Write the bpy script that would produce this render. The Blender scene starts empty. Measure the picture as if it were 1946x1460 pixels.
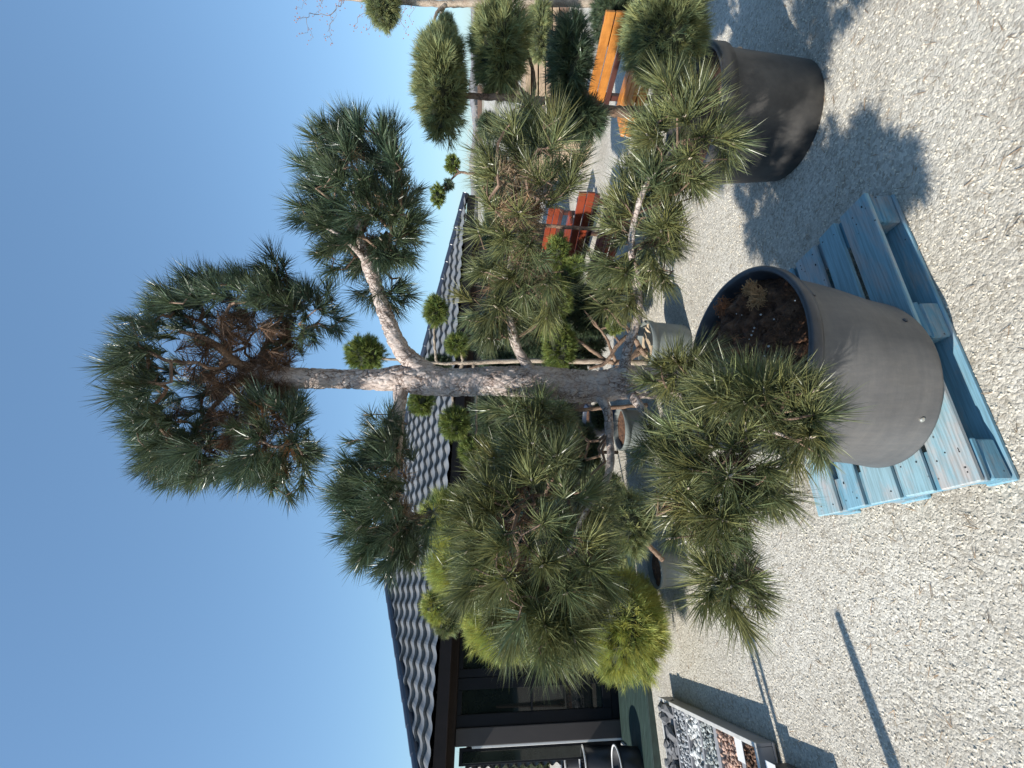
import bpy, math, random
import numpy as np
from mathutils import Vector, noise, Matrix
random.seed(7); rng = np.random.default_rng(7)
S = bpy.context.scene; COL = S.collection

# ---------------------------------------------------------------- camera (the photograph is turned on its side)
CAM_H, PITCH, FPX = 1.76, math.radians(4.5), 920.0
cam = bpy.data.objects.new('camera', bpy.data.cameras.new('camera')); COL.objects.link(cam)
FW = np.array([0, math.cos(PITCH), -math.sin(PITCH)]); UP = np.array([0, math.sin(PITCH), math.cos(PITCH)]); RT = np.array([1., 0, 0])
CP = np.array([0, 0, CAM_H])
# image right = world down, image up = world right
m = Matrix(((-UP[0], RT[0], -FW[0]), (-UP[1], RT[1], -FW[1]), (-UP[2], RT[2], -FW[2])))
cam.matrix_world = Matrix.Translation(CP) @ m.to_4x4()
cam.data.sensor_fit = 'HORIZONTAL'; cam.data.sensor_width = 36; cam.data.lens = 36 * FPX / 1946
cam.data.clip_start = .05; cam.data.clip_end = 2000
S.camera = cam
# ---------------------------------------------------------------- light
SUN_AZ, SUN_EL = math.radians(33), math.radians(38)       # direction the shadows run to, height of the sun
sd = Vector((math.cos(SUN_AZ) * math.cos(SUN_EL), math.sin(SUN_AZ) * math.cos(SUN_EL), -math.sin(SUN_EL)))
sun = bpy.data.objects.new('sun', bpy.data.lights.new('sun', 'SUN')); COL.objects.link(sun)
sun.data.energy = 5.0; sun.data.angle = math.radians(.5); sun.data.color = (1, .955, .88)
sun.rotation_euler = sd.to_track_quat('-Z', 'Y').to_euler()
W = bpy.data.worlds.new('World'); S.world = W; W.use_nodes = True
wn = W.node_tree.nodes; wl = W.node_tree.links
sky = wn.new('ShaderNodeTexSky'); sky.sky_type = 'NISHITA'; sky.sun_disc = False
sky.sun_elevation = SUN_EL; sky.sun_rotation = math.atan2(-sd.x, -sd.y); sky.air_density = 1.0; sky.dust_density = .35; sky.ozone_density = 1.6
sky.altitude = 100
gm = wn.new('ShaderNodeGamma'); gm.inputs[1].default_value = .6; wl.new(sky.outputs[0], gm.inputs[0])
tn = wn.new('ShaderNodeMix'); tn.data_type = 'RGBA'; tn.blend_type = 'MULTIPLY'; tn.inputs[0].default_value = 1; tn.inputs[7].default_value = (.90, 1.27, 1.60, 1); tn.clamp_result = False
wl.new(gm.outputs[0], tn.inputs[6]); wl.new(tn.outputs[2], wn['Background'].inputs[0]); wn['Background'].inputs[1].default_value = .15
S.view_settings.view_transform = 'Standard'; S.view_settings.look = 'None'; S.view_settings.exposure = 0.42; S.view_settings.gamma = 1
S.render.engine = 'CYCLES'; S.cycles.max_bounces = 6; S.cycles.transparent_max_bounces = 6
S.cycles.use_denoising = True

# ---------------------------------------------------------------- helpers
def ray(x, y): return FW + RT * ((1460 - y) - 730) / FPX - UP * (x - 973) / FPX
def at(x, y, d): return CP + ray(x, y) * d
def gnd(x, y, z=0.):
    r = ray(x, y); return CP + r * ((z - CAM_H) / r[2])
def tag(o, label=None, cat=None, group=None, kind=None):
    if label: o['label'] = label
    if cat: o['category'] = cat
    if group: o['group'] = group
    if kind: o['kind'] = kind
    return o
def empty(name, loc, label, cat, group=None):
    o = bpy.data.objects.new(name, None); COL.objects.link(o); o.location = loc; o.empty_display_size = .1
    return tag(o, label, cat, group)
def link(name, me, parent=None):
    o = bpy.data.objects.new(name, me); COL.objects.link(o)
    if parent is not None:
        o.parent = parent
        p = parent; t = Vector((0, 0, 0))
        while p is not None: t += p.location; p = p.parent
        # geometry is written in world space: shift the vertices so the part sits right under its parent
        n = len(me.vertices); a = np.empty(n * 3, np.float32); me.vertices.foreach_get('co', a)
        a = a.reshape(-1, 3) - np.array(t, np.float32); me.vertices.foreach_set('co', a.ravel())
    return o
def mesh_np(name, V, F, mat, parent=None, smooth=False, tint=None):
    """V (n,3); F list of arrays (k, 3|4)"""
    me = bpy.data.meshes.new(name); V = np.asarray(V, np.float32)
    F = [np.asarray(f, np.int32) for f in F if len(f)]
    me.vertices.add(len(V)); me.vertices.foreach_set('co', V.ravel())
    nl = sum(f.size for f in F); npoly = sum(len(f) for f in F)
    me.loops.add(nl); me.loops.foreach_set('vertex_index', np.concatenate([f.ravel() for f in F]))
    me.polygons.add(npoly)
    tot = np.concatenate([np.full(len(f), f.shape[1]) for f in F]); st = np.concatenate([[0], np.cumsum(tot)[:-1]])
    me.polygons.foreach_set('loop_start', st.astype(np.int32))
    me.polygons.foreach_set('use_smooth', np.full(npoly, smooth))
    if tint is not None:
        a = me.color_attributes.new('tint', 'FLOAT_COLOR', 'POINT')
        c = np.ones((len(V), 4), np.float32); c[:, :3] = tint; a.data.foreach_set('color', c.ravel())
    me.materials.append(mat); me.update(calc_edges=True); me.validate()
    return link(name, me, parent)
class MB:
    def __init__(s): s.v = []; s.f = []; s.n = 0
    def add(s, V, F):
        s.v.append(np.asarray(V, float)); s.f += [tuple(int(i) + s.n for i in f) for f in F]; s.n += len(V); return s
    def box(s, c, size, ax=None, bev=0.0, jit=0.0):
        """c centre, size full, ax 3 axis vectors; chamfered along all edges"""
        ax = np.eye(3) if ax is None else np.asarray(ax, float); h = np.asarray(size, float) / 2
        b = min(bev, min(h) * .45)
        if b <= 0:
            P = np.array([[x, y, z] for x in (-1, 1) for y in (-1, 1) for z in (-1, 1)], float) * h
            if jit: P += rng.normal(0, jit, P.shape)
            F = [(0, 1, 3, 2), (4, 6, 7, 5), (0, 4, 5, 1), (2, 3, 7, 6), (0, 2, 6, 4), (1, 5, 7, 3)]
            return s.add(np.asarray(c) + P @ ax, F)
        import itertools
        P = []; idx = {}
        for sx, sy, sz in itertools.product((-1, 1), repeat=3):
            for k in range(3):
                q = np.array([sx, sy, sz], float) * h
                for j in range(3):
                    if j != k: q[j] -= b * (sx, sy, sz)[j]
                idx[(sx, sy, sz, k)] = len(P); P.append(q)
        P = np.array(P)
        if jit: P += np.repeat(rng.normal(0, jit, (8, 3)), 3, 0)
        F = []
        for k in range(3):
            i, j = [(1, 2), (2, 0), (0, 1)][k]
            for sg in (-1, 1):
                q = []
                for a_, b_ in ((-1, -1), (1, -1), (1, 1), (-1, 1)):
                    t = [0, 0, 0]; t[k] = sg; t[i] = a_; t[j] = b_; q.append(idx[(*t, k)])
                F.append(q if sg > 0 else q[::-1])
        for k in range(3):                       # edges run along k
            i, j = [(1, 2), (2, 0), (0, 1)][k]
            for a_ in (-1, 1):
                for b_ in (-1, 1):
                    def g(sk, f):
                        t = [0, 0, 0]; t[k] = sk; t[i] = a_; t[j] = b_; return idx[(*t, f)]
                    q = [g(-1, i), g(1, i), g(1, j), g(-1, j)]
                    F.append(q if a_ * b_ > 0 else q[::-1])
        for sg in itertools.product((-1, 1), repeat=3):
            q = [idx[(*sg, k)] for k in range(3)]; F.append(q if sg[0] * sg[1] * sg[2] > 0 else q[::-1])
        return s.add(np.asarray(c) + P @ ax, F)
    def beam(s, a, b, w, h, upv=(0, 0, 1), bev=.004, jit=0):
        a = np.asarray(a, float); b = np.asarray(b, float); d = b - a; L = np.linalg.norm(d); d /= L
        y = np.cross(upv, d); y /= np.linalg.norm(y); z = np.cross(d, y)
        return s.box((a + b) / 2, (L, w, h), (d, y, z), bev, jit)
    def lathe(s, prof, c, ax=None, n=48):
        """prof list of (r, z)"""
        ax = np.eye(3) if ax is None else np.asarray(ax); P = []
        for r, z in prof:
            for k in range(n):
                t = 2 * math.pi * k / n; P.append((r * math.cos(t), r * math.sin(t), z))
        F = [(i * n + k, i * n + (k + 1) % n, (i + 1) * n + (k + 1) % n, (i + 1) * n + k) for i in range(len(prof) - 1) for k in range(n)]
        return s.add(np.asarray(c) + np.array(P) @ ax, F)
    def tube(s, pts, rad, n=8):
        V, F = tube_vf(pts, rad, n); return s.add(V, [tuple(f) for f in F])
    def ico(s, c, r, sub=1, sc=(1, 1, 1), rough=.2):
        V, F = ICO[sub]; V = V * (1 + rng.uniform(-rough, rough, (len(V), 1)))
        q = np.linalg.qr(rng.normal(size=(3, 3)))[0]
        return s.add(np.asarray(c) + (V * np.asarray(sc) * r) @ q, F)
    def build(s, name, mat, parent=None, smooth=False):
        me = bpy.data.meshes.new(name); me.from_pydata(np.concatenate(s.v).tolist(), [], s.f); me.materials.append(mat)
        if smooth: me.polygons.foreach_set('use_smooth', [True] * len(me.polygons))
        me.update(); me.validate(); return link(name, me, parent)
def _ico():
    import bmesh
    out = []
    for sdv in (1, 2, 3):
        b = bmesh.new(); bmesh.ops.create_icosphere(b, subdivisions=sdv, radius=1)
        b.verts.ensure_lookup_table(); out.append((np.array([v.co[:] for v in b.verts]), [tuple(v.index for v in f.verts) for f in b.faces])); b.free()
    return out
ICO = _ico()
def tube_vf(pts, rad, n=8):
    pts = np.asarray(pts, float); rad = np.asarray(rad, float) * np.ones(len(pts))
    T = np.gradient(pts, axis=0); T /= np.linalg.norm(T, axis=1)[:, None] + 1e-9
    ref = np.array([0, 0, 1.]) if abs(T[0][2]) < .9 else np.array([1., 0, 0])
    u = np.cross(T[0], ref); u /= np.linalg.norm(u); V = []
    a = np.arange(n) * 2 * math.pi / n; ca, sa = np.cos(a)[:, None], np.sin(a)[:, None]
    for i in range(len(pts)):
        u = u - T[i] * (u @ T[i]); u /= np.linalg.norm(u) + 1e-9; w = np.cross(T[i], u)
        V.append(pts[i] + rad[i] * (ca * u + sa * w))
    V = np.concatenate(V); k = np.arange(n); k2 = (k + 1) % n
    F = np.concatenate([np.stack([i * n + k, i * n + k2, (i + 1) * n + k2, (i + 1) * n + k], 1) for i in range(len(pts) - 1)])
    V = np.concatenate([V, pts[:1], pts[-1:]]); m_ = len(pts) * n
    caps = [(m_, int(k2[j]), int(k[j]), int(k[j])) for j in range(n)]
    F = [tuple(f) for f in F.tolist()] + [(m_, (j + 1) % n, j) for j in range(n)] + [(m_ + 1, m_ - n + j, m_ - n + (j + 1) % n) for j in range(n)]
    return V, F
def spline(P, k=8):
    """Catmull-Rom through rows of P (any number of columns)"""
    P = np.asarray(P, float); Q = np.vstack([2 * P[0] - P[1], P, 2 * P[-1] - P[-2]]); out = []
    for i in range(1, len(Q) - 2):
        for t in np.arange(k) / k:
            out.append(.5 * (2 * Q[i] + (Q[i + 1] - Q[i - 1]) * t + (2 * Q[i - 1] - 5 * Q[i] + 4 * Q[i + 1] - Q[i + 2]) * t * t + (3 * Q[i] - Q[i - 1] - 3 * Q[i + 1] + Q[i + 2]) * t ** 3))
    out.append(P[-1]); return np.array(out)
def unit(v): v = np.asarray(v, float); return v / (np.linalg.norm(v, axis=-1, keepdims=True) + 1e-9)

# ---------------------------------------------------------------- materials
def mat(name, col=(.5, .5, .5), rough=.6, var=.15, scale=8, bump=.0, bscale=40, metal=0, spec=.5, stretch=(1, 1, 1), col2=None, tint=False, transl=0, bdist=.002, wear=None):
    m_ = bpy.data.materials.new(name); m_.use_nodes = True; N = m_.node_tree.nodes; L = m_.node_tree.links
    b = N['Principled BSDF']; b.inputs['Roughness'].default_value = rough; b.inputs['Metallic'].default_value = metal
    b.inputs['Specular IOR Level'].default_value = spec
    tc = N.new('ShaderNodeTexCoord'); mp = N.new('ShaderNodeMapping'); mp.inputs['Scale'].default_value = stretch; L.new(tc.outputs['Object'], mp.inputs[0])
    nz = N.new('ShaderNodeTexNoise'); nz.inputs['Scale'].default_value = scale; nz.inputs['Detail'].default_value = 8; nz.inputs['Roughness'].default_value = .65; L.new(mp.outputs[0], nz.inputs[0])
    rp = N.new('ShaderNodeValToRGB'); L.new(nz.outputs[0], rp.inputs[0])
    c2 = col2 if col2 else tuple(min(1, c * (1 + var)) for c in col); c1 = col if col2 else tuple(c * (1 - var) for c in col)
    rp.color_ramp.elements[0].position = .35; rp.color_ramp.elements[1].position = .65
    rp.color_ramp.elements[0].color = (*c1, 1); rp.color_ramp.elements[1].color = (*c2, 1)
    out = rp.outputs[0]
    if wear:
        for ws, wa, st_ in wear:
            w_ = N.new('ShaderNodeTexNoise'); w_.inputs['Scale'].default_value = ws; w_.inputs['Detail'].default_value = 10; w_.inputs['Roughness'].default_value = .7
            wm_ = N.new('ShaderNodeMapping'); wm_.inputs['Scale'].default_value = st_; L.new(tc.outputs['Object'], wm_.inputs[0]); L.new(wm_.outputs[0], w_.inputs[0])
            wr = N.new('ShaderNodeValToRGB'); L.new(w_.outputs[0], wr.inputs[0]); wr.color_ramp.elements[0].position = .42; wr.color_ramp.elements[1].position = .62
            wr.color_ramp.elements[0].color = (1, 1, 1, 1); wr.color_ramp.elements[1].color = (*wa, 1)
            wx = N.new('ShaderNodeMix'); wx.data_type = 'RGBA'; wx.blend_type = 'MULTIPLY'; wx.clamp_result = False; wx.inputs[0].default_value = 1; L.new(out, wx.inputs[6]); L.new(wr.outputs[0], wx.inputs[7]); out = wx.outputs[2]
    if tint:
        at_ = N.new('ShaderNodeAttribute'); at_.attribute_name = 'tint'; mx = N.new('ShaderNodeMix'); mx.data_type = 'RGBA'; mx.blend_type = 'MULTIPLY'
        mx.inputs[0].default_value = 1; L.new(out, mx.inputs[6]); L.new(at_.outputs[0], mx.inputs[7]); out = mx.outputs[2]
    L.new(out, b.inputs['Base Color'])
    if bump:
        n2 = N.new('ShaderNodeTexNoise'); n2.inputs['Scale'].default_value = bscale; n2.inputs['Detail'].default_value = 6; L.new(mp.outputs[0], n2.inputs[0])
        bp = N.new('ShaderNodeBump'); bp.inputs['Strength'].default_value = bump; bp.inputs['Distance'].default_value = bdist; L.new(n2.outputs[0], bp.inputs['Height']); L.new(bp.outputs[0], b.inputs['Normal'])
    if transl:
        tr = N.new('ShaderNodeBsdfTranslucent'); L.new(out, tr.inputs[0]); ms = N.new('ShaderNodeMixShader'); ms.inputs[0].default_value = transl
        L.new(b.outputs[0], ms.inputs[1]); L.new(tr.outputs[0], ms.inputs[2]); L.new(ms.outputs[0], N['Material Output'].inputs[0])
    return m_
def gravel_mat():
    m_ = bpy.data.materials.new('white_gravel'); m_.use_nodes = True; N = m_.node_tree.nodes; L = m_.node_tree.links; b = N['Principled BSDF']
    b.inputs['Roughness'].default_value = .85; b.inputs['Specular IOR Level'].default_value = .25
    tc = N.new('ShaderNodeTexCoord')
    wn_ = N.new('ShaderNodeTexNoise'); wn_.inputs['Scale'].default_value = 45; wn_.inputs['Detail'].default_value = 2; L.new(tc.outputs['Object'], wn_.inputs[0])
    wm = N.new('ShaderNodeMix'); wm.data_type = 'RGBA'; wm.blend_type = 'LINEAR_LIGHT'; wm.inputs[0].default_value = .012; L.new(tc.outputs['Object'], wm.inputs[6]); L.new(wn_.outputs[1], wm.inputs[7])
    v1 = N.new('ShaderNodeTexVoronoi'); v1.inputs['Scale'].default_value = 84; v1.inputs['Randomness'].default_value = 1; L.new(wm.outputs[2], v1.inputs[0])
    v2 = N.new('ShaderNodeTexVoronoi'); v2.inputs['Scale'].default_value = 190; L.new(wm.outputs[2], v2.inputs[0])
    # stone colours, one per cell
    sp = N.new('ShaderNodeSeparateColor'); L.new(v1.outputs['Color'], sp.inputs[0])
    rp = N.new('ShaderNodeValToRGB'); L.new(sp.outputs[0], rp.inputs[0]); e = rp.color_ramp.elements
    e[0].position = 0; e[0].color = (.38, .345, .28, 1); e[1].position = 1; e[1].color = (.70, .665, .58, 1)
    for p_, c_ in ((.12, (.45, .42, .36)), (.5, (.56, .53, .46)), (.8, (.62, .59, .52))):
        q = e.new(p_); q.color = (*c_, 1)
    big = N.new('ShaderNodeTexNoise'); big.inputs['Scale'].default_value = 1.3; big.inputs['Detail'].default_value = 5; L.new(tc.outputs['Object'], big.inputs[0])
    r2 = N.new('ShaderNodeValToRGB'); L.new(big.outputs[0], r2.inputs[0]); r2.color_ramp.elements[0].position = .3; r2.color_ramp.elements[0].color = (.74, .71, .675, 1); r2.color_ramp.elements[1].position = .7; r2.color_ramp.elements[1].color = (1, 1, 1, 1)
    mx = N.new('ShaderNodeMix'); mx.data_type = 'RGBA'; mx.blend_type = 'MULTIPLY'; mx.inputs[0].default_value = 1; L.new(rp.outputs[0], mx.inputs[6]); L.new(r2.outputs[0], mx.inputs[7]); L.new(mx.outputs[2], b.inputs['Base Color'])
    # height: round pebbles, some higher than others
    s1 = N.new('ShaderNodeMath'); s1.operation = 'MULTIPLY_ADD'; s1.inputs[1].default_value = -1; s1.inputs[2].default_value = 1; L.new(v1.outputs['Distance'], s1.inputs[0])
    s2 = N.new('ShaderNodeMath'); s2.operation = 'MULTIPLY_ADD'; s2.inputs[1].default_value = .7; L.new(sp.outputs[1], s2.inputs[0]); L.new(s1.outputs[0], s2.inputs[2])
    s3 = N.new('ShaderNodeMath'); s3.operation = 'MULTIPLY_ADD'; s3.inputs[1].default_value = -.3; L.new(v2.outputs['Distance'], s3.inputs[0]); L.new(s2.outputs[0], s3.inputs[2])
    bp = N.new('ShaderNodeBump'); bp.inputs['Strength'].default_value = .9; bp.inputs['Distance'].default_value = .0043; L.new(s3.outputs[0], bp.inputs['Height']); L.new(bp.outputs[0], b.inputs['Normal'])
    return m_
def bark_mat(name, light=(.60, .52, .47), mid=(.38, .30, .26), dark=(.13, .09, .07), sc=30):
    m_ = bpy.data.materials.new(name); m_.use_nodes = True; N = m_.node_tree.nodes; L = m_.node_tree.links; b = N['Principled BSDF']
    b.inputs['Roughness'].default_value = .85; b.inputs['Specular IOR Level'].default_value = .2
    tc = N.new('ShaderNodeTexCoord'); mp = N.new('ShaderNodeMapping'); mp.inputs['Scale'].default_value = (1.3, 1.3, .7); L.new(tc.outputs['Object'], mp.inputs[0])
    nz = N.new('ShaderNodeTexNoise'); nz.inputs['Scale'].default_value = 22; nz.inputs['Detail'].default_value = 6; L.new(mp.outputs[0], nz.inputs[0])
    wm = N.new('ShaderNodeMix'); wm.data_type = 'RGBA'; wm.blend_type = 'LINEAR_LIGHT'; wm.inputs[0].default_value = .06; L.new(mp.outputs[0], wm.inputs[6]); L.new(nz.outputs[1], wm.inputs[7])
    v = N.new('ShaderNodeTexVoronoi'); v.feature = 'DISTANCE_TO_EDGE'; v.inputs['Scale'].default_value = sc; L.new(wm.outputs[2], v.inputs[0])
    big = N.new('ShaderNodeTexNoise'); big.inputs['Scale'].default_value = 11; big.inputs['Detail'].default_value = 4; L.new(tc.outputs['Object'], big.inputs[0])
    fine = N.new('ShaderNodeTexNoise'); fine.inputs['Scale'].default_value = 120; fine.inputs['Detail'].default_value = 5; fine.inputs['Roughness'].default_value = .7; L.new(mp.outputs[0], fine.inputs[0])
    # add noise to the crack distance so that cracks break up, widen and vanish
    k1 = N.new('ShaderNodeMapRange'); k1.inputs[1].default_value = .40; k1.inputs[2].default_value = .66; k1.inputs[3].default_value = 0; k1.inputs[4].default_value = .10; L.new(big.outputs[0], k1.inputs[0])
    k2 = N.new('ShaderNodeMath'); k2.operation = 'ADD'; L.new(v.outputs[0], k2.inputs[0]); L.new(k1.outputs[0], k2.inputs[1])
    r = N.new('ShaderNodeValToRGB'); L.new(k2.outputs[0], r.inputs[0]); e = r.color_ramp.elements; e[0].position = 0; e[0].color = (*dark, 1); e[1].position = .11; e[1].color = (*light, 1); q = e.new(.04); q.color = (*mid, 1)
    r3 = N.new('ShaderNodeValToRGB'); L.new(nz.outputs[0], r3.inputs[0]); r3.color_ramp.elements[0].position = .3; r3.color_ramp.elements[0].color = (.62, .55, .52, 1); r3.color_ramp.elements[1].position = .60; r3.color_ramp.elements[1].color = (1, 1, 1, 1)
    r4 = N.new('ShaderNodeValToRGB'); L.new(fine.outputs[0], r4.inputs[0]); r4.color_ramp.elements[0].position = .36; r4.color_ramp.elements[0].color = (.55, .50, .47, 1); r4.color_ramp.elements[1].position = .52; r4.color_ramp.elements[1].color = (1, 1, 1, 1)
    mx = N.new('ShaderNodeMix'); mx.data_type = 'RGBA'; mx.blend_type = 'MULTIPLY'; mx.inputs[0].default_value = .8; L.new(r.outputs[0], mx.inputs[6]); L.new(r3.outputs[0], mx.inputs[7])
    mx2 = N.new('ShaderNodeMix'); mx2.data_type = 'RGBA'; mx2.blend_type = 'MULTIPLY'; mx2.inputs[0].default_value = .7; L.new(mx.outputs[2], mx2.inputs[6]); L.new(r4.outputs[0], mx2.inputs[7]); L.new(mx2.outputs[2], b.inputs['Base Color'])
    ad = N.new('ShaderNodeMath'); ad.operation = 'MINIMUM'; ad.inputs[1].default_value = .12; L.new(k2.outputs[0], ad.inputs[0])
    a2 = N.new('ShaderNodeMath'); a2.operation = 'MULTIPLY_ADD'; a2.inputs[1].default_value = .45; L.new(nz.outputs[0], a2.inputs[0]); L.new(ad.outputs[0], a2.inputs[2])
    a3 = N.new('ShaderNodeMath'); a3.operation = 'MULTIPLY_ADD'; a3.inputs[1].default_value = .12; L.new(fine.outputs[0], a3.inputs[0]); L.new(a2.outputs[0], a3.inputs[2])
    bp = N.new('ShaderNodeBump'); bp.inputs['Strength'].default_value = 1; bp.inputs['Distance'].default_value = .02; L.new(a3.outputs[0], bp.inputs['Height']); L.new(bp.outputs[0], b.inputs['Normal'])
    return m_
def glass_mat():
    m_ = mat('dark_window_glass', (.012, .016, .014), .03, .3, 3); m_.node_tree.nodes['Principled BSDF'].inputs['Specular IOR Level'].default_value = .5
    return m_
def paint_wood(name, paint, wood, amount, seed):
    """paint worn off weathered wood along the grain (x)"""
    m_ = bpy.data.materials.new(name); m_.use_nodes = True; N = m_.node_tree.nodes; L = m_.node_tree.links; b = N['Principled BSDF']; b.inputs['Roughness'].default_value = .7
    b.inputs['Specular IOR Level'].default_value = .25
    tc = N.new('ShaderNodeTexCoord'); mp = N.new('ShaderNodeMapping'); mp.inputs['Rotation'].default_value = (0, 0, -PAL_TH); L.new(tc.outputs['Object'], mp.inputs[0])
    m2 = N.new('ShaderNodeMapping'); m2.inputs['Scale'].default_value = (1, 2.6, 2.6); m2.inputs['Location'].default_value = (seed, seed * .7, 0); L.new(mp.outputs[0], m2.inputs[0])
    n1 = N.new('ShaderNodeTexNoise'); n1.inputs['Scale'].default_value = 3.5; n1.inputs['Detail'].default_value = 10; n1.inputs['Roughness'].default_value = .7; L.new(m2.outputs[0], n1.inputs[0])
    g = N.new('ShaderNodeTexNoise'); g.inputs['Scale'].default_value = 12; g.inputs['Detail'].default_value = 8; m3 = N.new('ShaderNodeMapping'); m3.inputs['Scale'].default_value = (.6, 12, 12); L.new(mp.outputs[0], m3.inputs[0]); L.new(m3.outputs[0], g.inputs[0])
    r = N.new('ShaderNodeValToRGB'); L.new(n1.outputs[0], r.inputs[0]); r.color_ramp.elements[0].position = amount - .09; r.color_ramp.elements[1].position = amount + .09
    r.color_ramp.elements[0].color = (0, 0, 0, 1); r.color_ramp.elements[1].color = (1, 1, 1, 1)
    mx = N.new('ShaderNodeMix'); mx.data_type = 'RGBA'; L.new(r.outputs[0], mx.inputs[0]); mx.inputs[6].default_value = (*paint, 1); mx.inputs[7].default_value = (*wood, 1)
    rg = N.new('ShaderNodeValToRGB'); L.new(g.outputs[0], rg.inputs[0]); rg.color_ramp.elements[0].position = .3; rg.color_ramp.elements[0].color = (.7, .68, .66, 1); rg.color_ramp.elements[1].position = .6; rg.color_ramp.elements[1].color = (1, 1, 1, 1)
    m4 = N.new('ShaderNodeMix'); m4.data_type = 'RGBA'; m4.blend_type = 'MULTIPLY'; m4.inputs[0].default_value = 1; L.new(mx.outputs[2], m4.inputs[6]); L.new(rg.outputs[0], m4.inputs[7])
    sv = N.new('ShaderNodeTexVoronoi'); sv.inputs['Scale'].default_value = 19; L.new(mp.outputs[0], sv.inputs[0])
    rs = N.new('ShaderNodeValToRGB'); L.new(sv.outputs['Distance'], rs.inputs[0]); rs.color_ramp.elements[0].position = .05; rs.color_ramp.elements[0].color = (.12, .1, .09, 1); rs.color_ramp.elements[1].position = .1; rs.color_ramp.elements[1].color = (1, 1, 1, 1)
    m5 = N.new('ShaderNodeMix'); m5.data_type = 'RGBA'; m5.blend_type = 'MULTIPLY'; m5.inputs[0].default_value = .8; L.new(m4.outputs[2], m5.inputs[6]); L.new(rs.outputs[0], m5.inputs[7])
    L.new(m5.outputs[2], b.inputs['Base Color'])
    bp = N.new('ShaderNodeBump'); bp.inputs['Strength'].default_value = .6; bp.inputs['Distance'].default_value = .002; L.new(g.outputs[0], bp.inputs['Height']); L.new(bp.outputs[0], b.inputs['Normal'])
    return m_
PAL_TH = math.radians(23)
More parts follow.
